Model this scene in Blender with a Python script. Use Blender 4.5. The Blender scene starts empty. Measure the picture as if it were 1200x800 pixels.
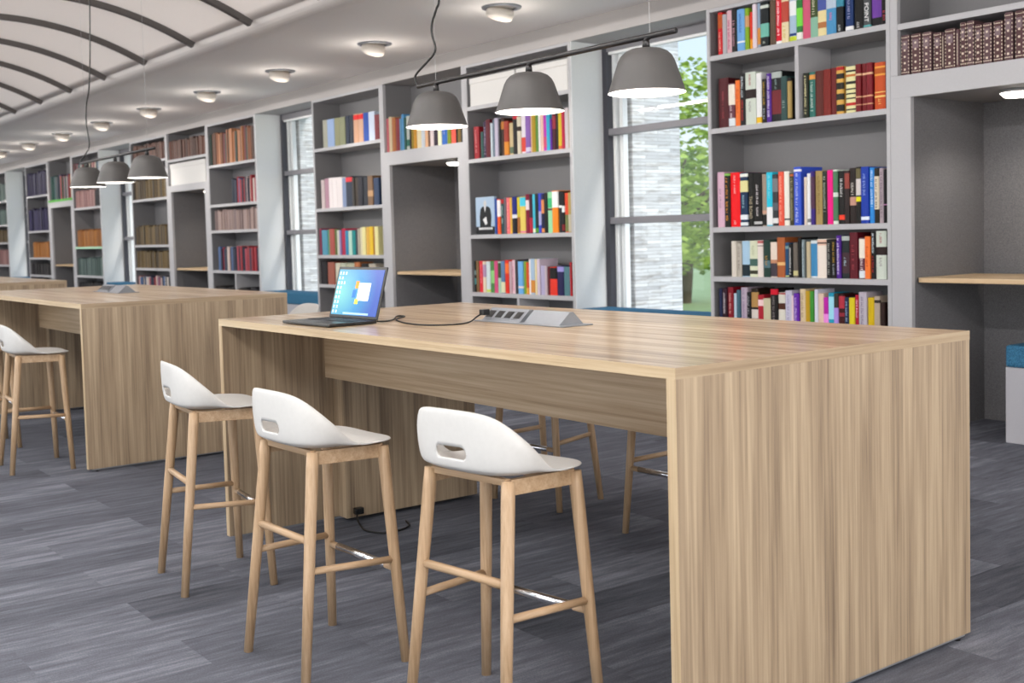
import bpy, bmesh, math, random
from mathutils import Vector, Matrix
random.seed(7)
SC = bpy.context.scene
COL = SC.collection
R = math.radians

# ------------------------------------------------------------------ materials
def lin(h, k=1.0):
    out = []
    for i in (0, 2, 4):
        v = int(h[i:i+2], 16)/255
        v = v/12.92 if v <= .04045 else ((v+.055)/1.055)**2.4
        out.append(min(1, v*k))
    return (*out, 1)

def new_mat(name):
    m = bpy.data.materials.new(name); m.use_nodes = True
    nt = m.node_tree
    return m, nt, nt.nodes['Principled BSDF']

MATS = {}
def plain(name, hexc, rough=.5, metal=0, k=1.0, spec=.5):
    if name in MATS: return MATS[name]
    m, nt, b = new_mat(name)
    n = nt.nodes.new('ShaderNodeTexNoise'); n.inputs['Scale'].default_value = 60
    tc = nt.nodes.new('ShaderNodeTexCoord'); nt.links.new(tc.outputs['Object'], n.inputs['Vector'])
    mx = nt.nodes.new('ShaderNodeMix'); mx.data_type = 'RGBA'
    c = lin(hexc, k)
    mx.inputs[6].default_value = tuple(v*.96 for v in c[:3])+(1,)
    mx.inputs[7].default_value = tuple(min(1, v*1.04) for v in c[:3])+(1,)
    nt.links.new(n.outputs['Fac'], mx.inputs[0]); nt.links.new(mx.outputs[2], b.inputs['Base Color'])
    b.inputs['Roughness'].default_value = rough; b.inputs['Metallic'].default_value = metal
    b.inputs['Specular IOR Level'].default_value = spec
    MATS[name] = m
    return m

def emit(name, hexc, strength):
    if name in MATS: return MATS[name]
    m, nt, b = new_mat(name)
    b.inputs['Base Color'].default_value = lin(hexc)
    b.inputs['Emission Color'].default_value = lin(hexc)
    b.inputs['Emission Strength'].default_value = strength
    MATS[name] = m
    return m

def wood(name, axis, light, mid, dark, rough=.38, freq=1.0, coat=0.0):
    """straight-grained veneer; axis = direction of the grain"""
    m, nt, b = new_mat(name)
    N, L = nt.nodes.new, nt.links.new
    tc = N('ShaderNodeTexCoord')
    def stretched(along, across):
        mp = N('ShaderNodeMapping')
        mp.inputs['Scale'].default_value = tuple(along if i == axis else across for i in range(3))
        L(tc.outputs['Object'], mp.inputs['Vector']); return mp
    n1 = N('ShaderNodeTexNoise'); n1.inputs['Scale'].default_value = 1; n1.inputs['Detail'].default_value = 4
    n1.inputs['Distortion'].default_value = .35; n1.inputs['Roughness'].default_value = .55
    L(stretched(.55*freq, 17*freq).outputs[0], n1.inputs['Vector'])
    n2 = N('ShaderNodeTexNoise'); n2.inputs['Scale'].default_value = 1; n2.inputs['Detail'].default_value = 5
    n2.inputs['Roughness'].default_value = .65; n2.inputs['Distortion'].default_value = .15
    L(stretched(1.3*freq, 75*freq).outputs[0], n2.inputs['Vector'])
    n3 = N('ShaderNodeTexNoise'); n3.inputs['Scale'].default_value = 1; n3.inputs['Detail'].default_value = 2
    L(stretched(.25*freq, 4.0*freq).outputs[0], n3.inputs['Vector'])
    a = N('ShaderNodeMath'); a.operation = 'MULTIPLY_ADD'; a.inputs[1].default_value = .5
    L(n1.outputs['Fac'], a.inputs[0])
    a2 = N('ShaderNodeMath'); a2.operation = 'MULTIPLY'; a2.inputs[1].default_value = .46
    L(n2.outputs['Fac'], a2.inputs[0]); L(a2.outputs[0], a.inputs[2])
    a3 = N('ShaderNodeMath'); a3.operation = 'MULTIPLY_ADD'; a3.inputs[1].default_value = .16
    L(n3.outputs['Fac'], a3.inputs[0]); L(a.outputs[0], a3.inputs[2])
    cr = N('ShaderNodeValToRGB')
    e = cr.color_ramp.elements
    e[0].position = .43; e[0].color = lin(dark)
    e[1].position = .69; e[1].color = lin(light)
    k = e.new(.55); k.color = lin(mid)
    L(a3.outputs[0], cr.inputs['Fac']); L(cr.outputs['Color'], b.inputs['Base Color'])
    b.inputs['Roughness'].default_value = rough
    b.inputs['Coat Weight'].default_value = coat; b.inputs['Coat Roughness'].default_value = .19
    MATS[name] = m
    return m

def carpet():
    m, nt, b = new_mat('carpet_planks')
    N, L = nt.nodes.new, nt.links.new
    tc = N('ShaderNodeTexCoord')
    mp = N('ShaderNodeMapping'); mp.inputs['Rotation'].default_value = (0, 0, R(90))
    L(tc.outputs['Object'], mp.inputs['Vector'])
    br = N('ShaderNodeTexBrick'); br.inputs['Scale'].default_value = 1
    br.inputs['Brick Width'].default_value = 1.04; br.inputs['Row Height'].default_value = .30
    br.inputs['Mortar Size'].default_value = 0; br.offset = .5
    br.inputs['Color1'].default_value = (0, 0, 0, 1); br.inputs['Color2'].default_value = (1, 1, 1, 1)
    L(mp.outputs[0], br.inputs['Vector'])
    # streaks along each plank
    m2 = N('ShaderNodeMapping'); m2.inputs['Scale'].default_value = (24, 2.6, 1)
    L(tc.outputs['Object'], m2.inputs['Vector'])
    off = N('ShaderNodeVectorMath'); off.operation = 'MULTIPLY_ADD'
    off.inputs[1].default_value = (11, 17, 5)
    L(br.outputs['Color'], off.inputs[0]); L(m2.outputs[0], off.inputs[2])
    s1 = N('ShaderNodeTexNoise'); s1.inputs['Scale'].default_value = 1; s1.inputs['Detail'].default_value = 6
    s1.inputs['Roughness'].default_value = .7
    L(off.outputs[0], s1.inputs['Vector'])
    s2 = N('ShaderNodeTexNoise'); s2.inputs['Scale'].default_value = 170; s2.inputs['Detail'].default_value = 2
    L(tc.outputs['Object'], s2.inputs['Vector'])
    f = N('ShaderNodeMath'); f.operation = 'MULTIPLY_ADD'; f.inputs[1].default_value = .17
    L(br.outputs['Color'], f.inputs[0])
    g = N('ShaderNodeMath'); g.operation = 'MULTIPLY_ADD'; g.inputs[1].default_value = .62
    L(s1.outputs['Fac'], g.inputs[0])
    h = N('ShaderNodeMath'); h.operation = 'MULTIPLY'; h.inputs[1].default_value = .26
    L(s2.outputs['Fac'], h.inputs[0]); L(h.outputs[0], g.inputs[2]); L(g.outputs[0], f.inputs[2])
    cr = N('ShaderNodeValToRGB'); e = cr.color_ramp.elements
    e[0].position = .34; e[0].color = lin('42444b')
    e[1].position = .80; e[1].color = lin('93959f')
    k = e.new(.56); k.color = lin('62646d')
    L(f.outputs[0], cr.inputs['Fac']); L(cr.outputs['Color'], b.inputs['Base Color'])
    b.inputs['Roughness'].default_value = .95; b.inputs['Specular IOR Level'].default_value = .12
    bp = N('ShaderNodeBump'); bp.inputs['Strength'].default_value = .35; bp.inputs['Distance'].default_value = .004
    L(g.outputs[0], bp.inputs['Height']); L(bp.outputs[0], b.inputs['Normal'])
    return m

def stone():
    m, nt, b = new_mat('ledge_stone')
    N, L = nt.nodes.new, nt.links.new
    tc = N('ShaderNodeTexCoord')
    sep = N('ShaderNodeSeparateXYZ'); L(tc.outputs['Object'], sep.inputs[0])
    ad = N('ShaderNodeMath'); L(sep.outputs[0], ad.inputs[0]); L(sep.outputs[1], ad.inputs[1])
    cb = N('ShaderNodeCombineXYZ'); L(ad.outputs[0], cb.inputs[0]); L(sep.outputs[2], cb.inputs[1])
    br = N('ShaderNodeTexBrick'); br.inputs['Scale'].default_value = 1
    br.inputs['Brick Width'].default_value = .34; br.inputs['Row Height'].default_value = .035
    br.inputs['Mortar Size'].default_value = .002
    br.inputs['Color1'].default_value = lin('f2f2f2'); br.inputs['Color2'].default_value = lin('c9c9cb')
    br.inputs['Mortar'].default_value = lin('a8a6a4')
    L(cb.outputs[0], br.inputs['Vector'])
    n = N('ShaderNodeTexNoise'); n.inputs['Scale'].default_value = 7; n.inputs['Detail'].default_value = 4
    mp = N('ShaderNodeMapping'); mp.inputs['Scale'].default_value = (.8, .8, 4)
    L(tc.outputs['Object'], mp.inputs['Vector']); L(mp.outputs[0], n.inputs['Vector'])
    cr = N('ShaderNodeValToRGB'); cr.color_ramp.elements[0].color = lin('b8aea4'); cr.color_ramp.elements[0].position = .3
    cr.color_ramp.elements[1].color = (1, 1, 1, 1); cr.color_ramp.elements[1].position = .5
    L(n.outputs['Fac'], cr.inputs['Fac'])
    mx = N('ShaderNodeMix'); mx.data_type = 'RGBA'; mx.blend_type = 'MULTIPLY'; mx.inputs[0].default_value = .6
    L(br.outputs['Color'], mx.inputs[6]); L(cr.outputs['Color'], mx.inputs[7]); L(mx.outputs[2], b.inputs['Base Color'])
    b.inputs['Roughness'].default_value = .85
    bp = N('ShaderNodeBump'); bp.inputs['Strength'].default_value = .5; bp.inputs['Distance'].default_value = .01
    L(br.outputs['Color'], bp.inputs['Height']); L(bp.outputs[0], b.inputs['Normal'])
    return m

def leafy(name, c1, c2):
    m, nt, b = new_mat(name)
    N, L = nt.nodes.new, nt.links.new
    n = N('ShaderNodeTexNoise'); n.inputs['Scale'].default_value = 2.5
    tc = N('ShaderNodeTexCoord'); L(tc.outputs['Object'], n.inputs['Vector'])
    mx = N('ShaderNodeMix'); mx.data_type = 'RGBA'
    mx.inputs[6].default_value = lin(c1); mx.inputs[7].default_value = lin(c2)
    L(n.outputs['Fac'], mx.inputs[0]); L(mx.outputs[2], b.inputs['Base Color'])
    b.inputs['Roughness'].default_value = .7
    return m

def glass():
    m = bpy.data.materials.new('window_glass'); m.use_nodes = True
    nt = m.node_tree; nt.nodes.clear(); N, L = nt.nodes.new, nt.links.new
    o = N('ShaderNodeOutputMaterial'); mx = N('ShaderNodeMixShader'); t = N('ShaderNodeBsdfTransparent')
    g = N('ShaderNodeBsdfGlossy'); g.inputs['Roughness'].default_value = .02
    lw = N('ShaderNodeLayerWeight'); lw.inputs['Blend'].default_value = .12
    mu = N('ShaderNodeMath'); mu.operation = 'MULTIPLY_ADD'; mu.inputs[1].default_value = .35; mu.inputs[2].default_value = .02
    t.inputs['Color'].default_value = (.97, .985, .985, 1)
    L(lw.outputs['Facing'], mu.inputs[0]); L(mu.outputs[0], mx.inputs[0])
    L(t.outputs[0], mx.inputs[1]); L(g.outputs[0], mx.inputs[2]); L(mx.outputs[0], o.inputs[0])
    return m

def felt(name, hexc, c2, scale=220):
    m, nt, b = new_mat(name)
    N, L = nt.nodes.new, nt.links.new
    n = N('ShaderNodeTexNoise'); n.inputs['Scale'].default_value = scale; n.inputs['Detail'].default_value = 3
    tc = N('ShaderNodeTexCoord'); L(tc.outputs['Object'], n.inputs['Vector'])
    cr = N('ShaderNodeValToRGB'); e = cr.color_ramp.elements
    e[0].position = .35; e[0].color = lin(hexc); e[1].position = .7; e[1].color = lin(c2)
    L(n.outputs['Fac'], cr.inputs['Fac']); L(cr.outputs['Color'], b.inputs['Base Color'])
    b.inputs['Roughness'].default_value = .9; b.inputs['Specular IOR Level'].default_value = .2
    return m

PAINT = plain('cabinet_paint', 'b3b2b5', .45)
PAINT_SHADED = plain('cabinet_back_paint', '767577', .55)  # cabinet paint darkened, the shade inside the shelves put into its colour
WHITE = plain('white_paint', 'dcdddd', .5)
CEIL = plain('ceiling_plaster', 'f0ebe8', .8)
VAULT = plain('vault_plaster', 'e2dbd7', .85)
RIBM = plain('rib_dark', '4a4543', .6)
FRAME = plain('window_frame_dark', '3a3a42', .35)
RAIL = plain('window_rail_grey', '77757a', .35)
WFRAME = plain('window_frame_white', 'f4f4f4', .4)
FELT = felt('alcove_felt', '646365', '858486')
BLUE = felt('blue_upholstery', '1f4d6e', '47809f', 120)
BENCH = plain('bench_laminate', 'a9a8ae', .5)
PLASTIC = plain('stool_shell_white', 'd0cecb', .42)
LEGW = wood('stool_ash', 2, 'c6a98a', 'b69776', '9f8160', .45, 1.6)
LEGX = wood('stool_ash_rails', 0, 'c6a98a', 'b69776', '9f8160', .45, 1.6)
LEGY = wood('stool_ash_side_rails', 1, 'c6a98a', 'b69776', '9f8160', .45, 1.6)
WX = wood('veneer_along_x', 0, 'dac2a2', 'bd9f7c', '846849', .38, 1.15, .55)
WXA = wood('veneer_apron', 0, 'd0b899', 'b99d7c', '93795b', .42, .8)
WZ = wood('veneer_upright', 2, 'bca78b', 'a18c73', '7d6a56', .45, 1.25)
EDGE = wood('edge_band', 0, 'd3bf9f', 'c5ad8b', 'a98e6c', .45)
EDGEZ = wood('edge_band_upright', 2, 'd3bf9f', 'c5ad8b', 'a98e6c', .45)
EDGEY = wood('edge_band_side', 1, 'c2b095', 'ad977b', '927c63', .45)
SHADE = plain('lamp_grey', '474544', .5)
SHADEIN = plain('lamp_inside_white', 'f6f6f6', .5)
DARK = plain('black_metal', '1e1c1d', .35)
CABLE = plain('black_cable', '151414', .5)
CHROME = plain('polished_steel', 'e6e6e8', .18, 1)
STEEL = plain('brushed_steel', '888b91', .5, .4)
BLACK = plain('black_plastic', '131416', .3)
BOXW = plain('white_card', 'dedcd9', .6)
PAGES = plain('paper', 'e9e0cb', .9)
GLASS = glass()
STONE = stone()

# ------------------------------------------------------------------ mesh helpers
def link(name, bm, mat=None, parent=None, smooth=False, loc=None, rotz=0):
    bmesh.ops.recalc_face_normals(bm, faces=bm.faces)
    me = bpy.data.meshes.new(name); bm.to_mesh(me); bm.free()
    if smooth:
        for p in me.polygons: p.use_smooth = True
    return link_me(name, me, mat, parent, loc, rotz)

def link_me(name, me, mat=None, parent=None, loc=None, rotz=0):
    o = bpy.data.objects.new(name, me); COL.objects.link(o)
    if mat is not None:
        for mm in (mat if isinstance(mat, (list, tuple)) else [mat]): me.materials.append(mm)
    if parent is not None: o.parent = parent
    if loc is not None: o.location = loc
    o.rotation_euler.z = rotz
    return o

def tag(o, label=None, cat=None, group=None, kind=None):
    if label: o['label'] = label
    if cat: o['category'] = cat
    if group: o['group'] = group
    if kind: o['kind'] = kind
    return o

def thing(name, label, cat, loc=(0, 0, 0), rotz=0, group=None):
    o = bpy.data.objects.new(name, None); COL.objects.link(o)
    o.empty_display_size = .1
    o.location = loc; o.rotation_euler.z = rotz
    return tag(o, label, cat, group)

def struct(name, bm, mat, parent=None, smooth=False):
    o = link(name, bm, mat, parent, smooth)
    if parent is None: o['kind'] = 'structure'
    return o

def box(bm, x0, x1, y0, y1, z0, z1, bev=0.0, mi=0, seg=2):
    r = bmesh.ops.create_cube(bm, size=1, matrix=Matrix.Translation(((x0+x1)/2, (y0+y1)/2, (z0+z1)/2)) @ Matrix.Diagonal((x1-x0, y1-y0, z1-z0, 1)))
    vs = r['verts']
    fs = {f for v in vs for f in v.link_faces}
    for f in fs: f.material_index = mi
    if bev > 0:
        es = list({e for v in vs for e in v.link_edges})
        bmesh.ops.bevel(bm, geom=es, offset=bev, segments=seg, affect='EDGES', profile=.5)
    return bm

def B(*boxes, bev=0.0):
    bm = bmesh.new()
    for b in boxes: box(bm, *b, bev=bev)
    return bm

def tube(bm, pts, rads, n=12, caps=True):
    """a round bar through pts; rads one radius or one per point"""
    pts = [Vector(p) for p in pts]
    if not isinstance(rads, (list, tuple)): rads = [rads]*len(pts)
    rings = []
    up = None
    for i, p in enumerate(pts):
        d = (pts[min(i+1, len(pts)-1)]-pts[max(i-1, 0)]).normalized()
        if up is None:
            up = Vector((0, 0, 1)) if abs(d.z) < .9 else Vector((1, 0, 0))
        a = (up-d*up.dot(d)).normalized(); b = d.cross(a); up = a
        rings.append([bm.verts.new(p+a*math.cos(2*math.pi*k/n)*rads[i]+b*math.sin(2*math.pi*k/n)*rads[i]) for k in range(n)])
    for r0, r1 in zip(rings, rings[1:]):
        for k in range(n): bm.faces.new((r0[k], r0[(k+1) % n], r1[(k+1) % n], r1[k]))
    if caps:
        bm.faces.new(rings[0]); bm.faces.new(rings[-1])
    return bm

def smooth_path(pts, sub=6):
    pts = [Vector(p) for p in pts]; out = []
    for i in range(len(pts)-1):
        p0 = pts[max(i-1, 0)]; p1 = pts[i]; p2 = pts[i+1]; p3 = pts[min(i+2, len(pts)-1)]
        for s in range(sub):
            t = s/sub
            out.append(.5*((2*p1)+(p2-p0)*t+(2*p0-5*p1+4*p2-p3)*t*t+(3*p1-p0-3*p2+p3)*t**3))
    out.append(pts[-1]); return out

def lathe(bm, prof, n=40, c=(0, 0, 0)):
    rings = []
    for r, z in prof:
        if r < 1e-5: rings.append([bm.verts.new((c[0], c[1], c[2]+z))])
        else: rings.append([bm.verts.new((c[0]+r*math.cos(2*math.pi*k/n), c[1]+r*math.sin(2*math.pi*k/n), c[2]+z)) for k in range(n)])
    for a, b in zip(rings, rings[1:]):
        for k in range(n):
            k2 = (k+1) % n
            if len(a) == 1 and len(b) == 1: continue
            if len(a) == 1: bm.faces.new((a[0], b[k], b[k2]))
            elif len(b) == 1: bm.faces.new((a[k], b[0], a[k2]))
            else: bm.faces.new((a[k], b[k], b[k2], a[k2]))
    return bm

def extrude_poly(bm, pts, axis, a, b):
    """polygon pts (two coords in the plane across axis) extruded from a to b"""
    def P(u, v, t):
        return ((t, u, v), (u, t, v), (u, v, t))[axis]
    v0 = [bm.verts.new(P(u, v, a)) for u, v in pts]; v1 = [bm.verts.new(P(u, v, b)) for u, v in pts]
    n = len(pts)
    bm.faces.new(v0); bm.faces.new(list(reversed(v1)))
    for k in range(n): bm.faces.new((v0[k], v1[k], v1[(k+1) % n], v0[(k+1) % n]))
    return bm

def copy_tree(o, parent=None):
    c = o.copy(); COL.objects.link(c)
    if parent is not None: c.parent = parent
    for ch in list(o.children): copy_tree(ch, c)
    return c
# ------------------------------------------------------------------ room
XL, XR = -38.0, 3.5
YW, YG = 7.2, 7.65          # face of the built-ins, plane of the glazing
X0, WD = -6.752, 1.7655     # right edge of the first window bay, bay width
HC, ZC = 3.318, 3.50        # underside of the bulkhead, flat ceiling
VY0, VY1 = 1.494, 4.586     # springing lines of the barrel vault
VR, VZC = 3.374, .501       # its radius and centre height

struct('floor', B((XL, XR, -5.0, 8.25, -.1, 0)), carpet())
bm = B((XL, XR, 5.15, 7.95, ZC, ZC+.12), (XL, XR, -5.0, .93, ZC, ZC+.12))
struct('ceiling', bm, CEIL)
# barrel vault shell
bm = bmesh.new()
arc = []
a0 = math.asin((VY1-3.04)/VR)
NV = 28
for i in range(NV+1):
    a = -a0+2*a0*i/NV
    arc.append((3.04+VR*math.sin(a), VZC+VR*math.cos(a)))
outer = [(3.04+(VR+.08)*(y-3.04)/VR, VZC+(VR+.08)*(z-VZC)/VR) for y, z in arc]
extrude_poly(bm, arc+outer[::-1], 0, XL, XR)
o = struct('ceiling_vault', bm, VAULT)
for p in o.data.polygons: p.use_smooth = abs(p.normal.x) < .5
# moulded beams along the springing of the vault
def beam_profile(s, yb):
    pts = [(0, .10), (0, 0)]
    for i in range(9):
        t = i/8
        pts.append((.02+.40*t, -.045*math.sin(math.pi*min(1, t*1.15+.02))**.8 if t < .86 else 0))
    pts += [(.46, -.006), (.56, -.006), (.56, .10)]
    return [(yb+s*u, ZC+v) for u, v in pts]
struct('trim_1', extrude_poly(bmesh.new(), beam_profile(1, VY1), 0, XL, XR), CEIL)
struct('trim_2', extrude_poly(bmesh.new(), beam_profile(-1, VY1-2*(VY1-3.04)), 0, XL, XR), CEIL)
# ribs across the vault
n = 3
for k in range(-6, 20):
    x = -9.9-1.362*k
    bm = bmesh.new()
    inner = [(3.04+(VR-.055)*math.sin(-a0+2*a0*i/NV), VZC+(VR-.055)*math.cos(-a0+2*a0*i/NV)) for i in range(NV+1)]
    outr = [(3.04+(VR+.01)*math.sin(-a0+2*a0*i/NV), VZC+(VR+.01)*math.cos(-a0+2*a0*i/NV)) for i in range(NV+1)]
    for i in range(NV):
        vs = []
        q = [inner[i], inner[i+1], outr[i+1], outr[i]]
        extrude_poly(bm, q, 0, x-.03, x+.03)
    bmesh.ops.remove_doubles(bm, verts=bm.verts, dist=1e-4)
    bad = [f for f in bm.faces if abs(f.normal.x) < .5 and all(len(e.link_faces) > 2 for e in f.edges if abs((e.verts[0].co-e.verts[1].co).x) > .01)]
    bmesh.ops.delete(bm, geom=bad, context='FACES')
    struct('trim_%d' % n, bm, RIBM); n += 1
# bulkhead above the built-ins and the outer wall
bm = B((XL, XR, YW, 7.95, HC, ZC))
struct('trim_%d' % n, bm, plain('bulkhead_paint', 'b4afad', .7)); n += 1
wins = [X0-WD-4*WD*k for k in range(5)]       # left edges of the window bays
def wall_bit(x0, x1, y0, y1, z0, z1): struct('wall_rear', B((x0, x1, y0, y1, z0, z1)), WHITE)
for j in range(-1, 19):          # bay j runs from X0 - j*WD to the right
    x0, x1 = X0-j*WD, X0-j*WD+WD
    if j % 4 == 1 and j < 18: wall_bit(x0, x1, YG-.05, 7.80, 0, .40)
    elif j % 4 == 3 or j == -1: wall_bit(x0, x1, 8.17, 8.30, 0, HC)
    else: wall_bit(x0, x1, 7.63, 7.80, 0, HC)
wall_bit(X0+2*WD, XR, YW, 7.8, 0, HC)
struct('wall_left', B((XL-.15, XL, -5.0, 8.25, 0, 3.95)), WHITE)

struct('wall_right', B((XR+.02, XR+.17, -5.0, 8.25, 0, 3.95)), WHITE)

# windows
for k, w in enumerate(wins):
    wn = 'window_%d' % (k+1)
    fr = bmesh.new()
    zt, zb = 3.255, .40
    box(fr, w, w+.075, YG-.05, YG+.05, zb, HC); box(fr, w+WD-.055, w+WD, YG-.05, YG+.05, zb, HC)
    box(fr, w, w+WD, YG-.05, YG+.05, zb, .50)
    fo = struct(wn, fr, FRAME)
    for z_ in (2.43, 1.57): link('glazing_bar', B((w+.075, w+WD-.055, YG-.045, YG+.04, z_, z_+.065), bev=.004), RAIL, fo)
    link('frame_profile', B((w+.075, w+.115, YG+.02, YG+.07, .50, zt)), WFRAME, fo)
    link('frame_profile', B((w+.135, w+.185, YG+.05, YG+.11, .50, zt)), WFRAME, fo)
    struct('trim_%d' % (40+k), B((w+.0015, w+.012, YW+.004, YG-.052, .40, HC-.001)), WHITE)     # white plastered reveal
    link('head_panel', B((w+.075, w+WD-.055, YG-.05, YG+.05, 3.235, HC)), RAIL, fo)
    link('head_bead', B((w+.08, w+WD-.06, YG-.03, YG+.03, 3.21, 3.2345)), WFRAME, fo)
    pb = bmesh.new(); pv = [pb.verts.new(q) for q in ((w+.075, YG, .50), (w+WD-.055, YG, .50), (w+WD-.055, YG, 3.215), (w+.075, YG, 3.215))]; pb.faces.new(pv)
    link('pane', pb, GLASS, fo)
    # window seat in the recess
    t = thing('window_seat', 'window seat with blue cushion in the %s' % ['recess beside the bookcase of dark red books', 'second window recess, beyond the second table', 'third window recess from the right', 'fourth window recess from the right', 'farthest window recess'][k], 'seat', (w, 0, 0), group='window seats')
    link('base', B((.03, WD-.03, YW+.02, YG-.06, 0, .60), bev=.004), BENCH, t)
    link('cushion', B((.035, WD-.035, YW+.025, YG-.065, .601, .765), bev=.02), BLUE, t)
    # stone clad pier outside, beside the opening
    tag(link('stone_pier', B((w-.45, w+.198, 7.81, 8.46, -.2, 4.2)), STONE),
        'white ledge stone clad pier outside the %s window' % ['nearest', 'second', 'third', 'fourth', 'farthest'][k], 'pier', 'stone piers between the windows', 'structure')

# ground and trees outside
tag(link('terrace', B((-70, 25, 8.31, 12.0, -.25, -.149)), plain('terrace_paving', 'd8d5ce', .8)), kind='structure')  # added pale ground strip, bounces daylight up into the room
g = link('lawn', B((-70, 25, 12.0, 60, -.25, -.15)), leafy('grass', '93a468', 'b4c088'))
tag(g, kind='structure')
def tree(x, y, h, cr, mats, label, seed):
    rnd = random.Random(seed)
    t = thing('tree', label, 'tree', (x, y, -.15), group='trees outside the windows')
    bm = bmesh.new(); tube(bm, smooth_path([(0, 0, 0), (.05, .03, h*.3), (-.04, 0, h*.6), (0, 0, h*.85)], 4), .13, 10)
    for k in range(6):
        a = k*1.05; tube(bm, [(0, 0, h*(.35+.06*k)), (math.cos(a)*cr*.6, math.sin(a)*cr*.6, h*(.5+.07*k))], [.05, .02], 7)
    link('trunk', bm, plain('bark', '6a5a48', .9), t)
    bm = bmesh.new()
    for i in range(4200):
        while True:
            p = Vector((rnd.uniform(-1, 1), rnd.uniform(-1, 1), rnd.uniform(-1, 1)))
            if .35 < p.length < 1 and math.sin(p.x*5+seed)*math.cos(p.y*4+p.z*5) > -.55: break
        c = Vector((p.x*cr, p.y*cr, h*.60+p.z*h*.42))
        s = rnd.uniform(.05, .12)
        m = Matrix.Rotation(rnd.uniform(0, 6.3), 3, 'Z') @ Matrix.Rotation(rnd.uniform(-1.2, 1.2), 3, 'X')
        bm.faces.new([bm.verts.new(c+m @ Vector(q)*s) for q in ((-1, 0, 0), (0, -.6, .1), (1, 0, 0), (0, .6, .1))])
    link('foliage', bm, mats, t)
LV = [leafy('leaves_a', '8fae3c', 'c3d46a'), leafy('leaves_b', '6f9440', 'a8bf5a'), leafy('leaves_c', '9cb45c', 'd6dc86')]
for i, (x, y, h, cr, lab) in enumerate([
        (-14.6, 14.6, 4.6, 1.9, 'light green tree close outside the nearest window'),
        (-18.2, 18.6, 3.4, 1.9, 'low yellow green tree behind the stone pier of the nearest window'),
        (-11.0, 17.5, 2.7, 1.6, 'small bushy tree right of the light green tree outside'),
        (-30.0, 15.5, 4.5, 2.2, 'tree outside the second window'),
        (-44.0, 16.0, 4.6, 2.3, 'tree outside the third window')]):
    tree(x, y, h, cr, LV[i % 3], lab, i+3)

# recessed eyeball downlights in the flat ceiling
GLOW = emit('downlight_glow', 'ffe9d2', 1.3)
ordn = ['nearest, top edge', 'second', 'third', 'fourth', 'fifth', 'sixth', 'seventh', 'eighth', 'ninth', 'tenth', 'eleventh', 'twelfth', 'farthest']
proto = None
for k in range(13):
    x = -8.25-2.2*k
    lab = 'cream eyeball downlight in flat ceiling above bookcases, %s from the right' % ordn[k]
    if proto is None:
        t = proto = thing('downlight', lab, 'ceiling light', (x, 6.2, ZC), group='eyeball downlights in the flat ceiling')
        bm = bmesh.new(); lathe(bm, [(.125, -.001), (.13, -.014), (.175, -.012), (.18, 0)], 32); link('trim_ring', bm, STEEL, t, True)
        bm = bmesh.new()
        lathe(bm, [(.0, -.005), (.115, -.008), (.126, -.04), (.118, -.095), (.108, -.098), (.0, -.09)], 28)
        for v in bm.verts: v.co = Matrix.Rotation(R(28), 3, 'Y') @ v.co
        link('eyeball', bm, plain('downlight_cream', 'ece3d8', .5), t, True)
        bm = bmesh.new(); lathe(bm, [(0, -.0985), (.10, -.0985), (.10, -.103), (0, -.103)], 24)
        for v in bm.verts: v.co = Matrix.Rotation(R(28), 3, 'Y') @ v.co
        link('lens', bm, GLOW, t)
    else:
        t = copy_tree(proto); t.location.x = x; t['label'] = lab

# ------------------------------------------------------------------ bookcases and alcoves
PT, SH = .034, .042          # side panel and shelf thickness
DEP = .42
def bookcase(x, zs, label, divs=(), group='built in bookcases'):
    t = thing('bookcase', label, 'bookcase', (x, YW, 0), group=group)
    for a_, b_, c_ in ((.001, PT, PT), (WD-PT, WD-.001, WD-PT-.002)):
        sp_ = link('side_panel', B((a_, b_, 0, DEP, 0, HC-.001), bev=.002), PAINT, t)
        link('side_lining', B((c_, c_+.002, .012, DEP-.02, .10, HC-.033)), PAINT_SHADED, sp_)  # thin added sheet, paints shade onto the inner side face
    link('back_panel', B((PT, WD-PT, DEP-.02, DEP, .02, HC-.03)), PAINT_SHADED, t)
    link('top_panel', B((PT, WD-PT, 0, DEP-.02, HC-.032, HC-.001), bev=.002), PAINT, t)
    link('plinth', B((PT, WD-PT, .01, .05, 0, .10), bev=.002), PAINT, t)
    for z in zs: link('shelf', B((PT, WD-PT, .002, DEP-.02, z-SH, z), bev=.002), PAINT, t)
    for (dx, z0, z1) in divs: link('divider', B((dx-.018, dx+.018, .004, DEP-.02, z0, z1), bev=.002), PAINT, t)
    return t
A_Z = [2.93, 2.33, 1.51, 1.10, .70, .10]
bookcase(X0, A_Z, 'tall grey bookcase between the window and the right alcove', [(.93, 2.331, 2.93-SH)])
bookcase(X0-2*WD, [2.87, 2.31, 1.50, .88, .45, .10], 'tall grey bookcase left of the window, white box on top shelf', [(.85, .451, .88-SH)])
A2Z = [2.68, 1.895, 1.285, .90, .45, .10]
bookcase(X0-4*WD, A2Z, 'tall grey bookcase behind the laptop, left of an alcove', [(.88, .451, .90-SH)])
B2Z = [2.68, 2.07, 1.67, 1.05, .50, .10]
A3Z = [2.93, 2.28, 1.47, 1.06, .60, .10]
bookcase(X0-6*WD, B2Z, 'blurred grey bookcase just left of the second window', [(.88, .501, 1.05-SH)])
bookcase(X0-8*WD, A3Z, 'blurred grey bookcase behind the far lamp shades')
bookcase(X0-10*WD, [2.85, 2.25, 1.46, .88, .45, .10], 'far grey bookcase with orange volumes, left of the third window')
bookcase(X0-12*WD, [2.63, 1.84, 1.24, .85, .40, .10], 'far grey bookcase with dark blue volumes')
bookcase(X0-14*WD, [2.62, 2.04, 1.61, 1.06, .50, .10], 'grey bookcase at the left edge of the photo')
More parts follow.
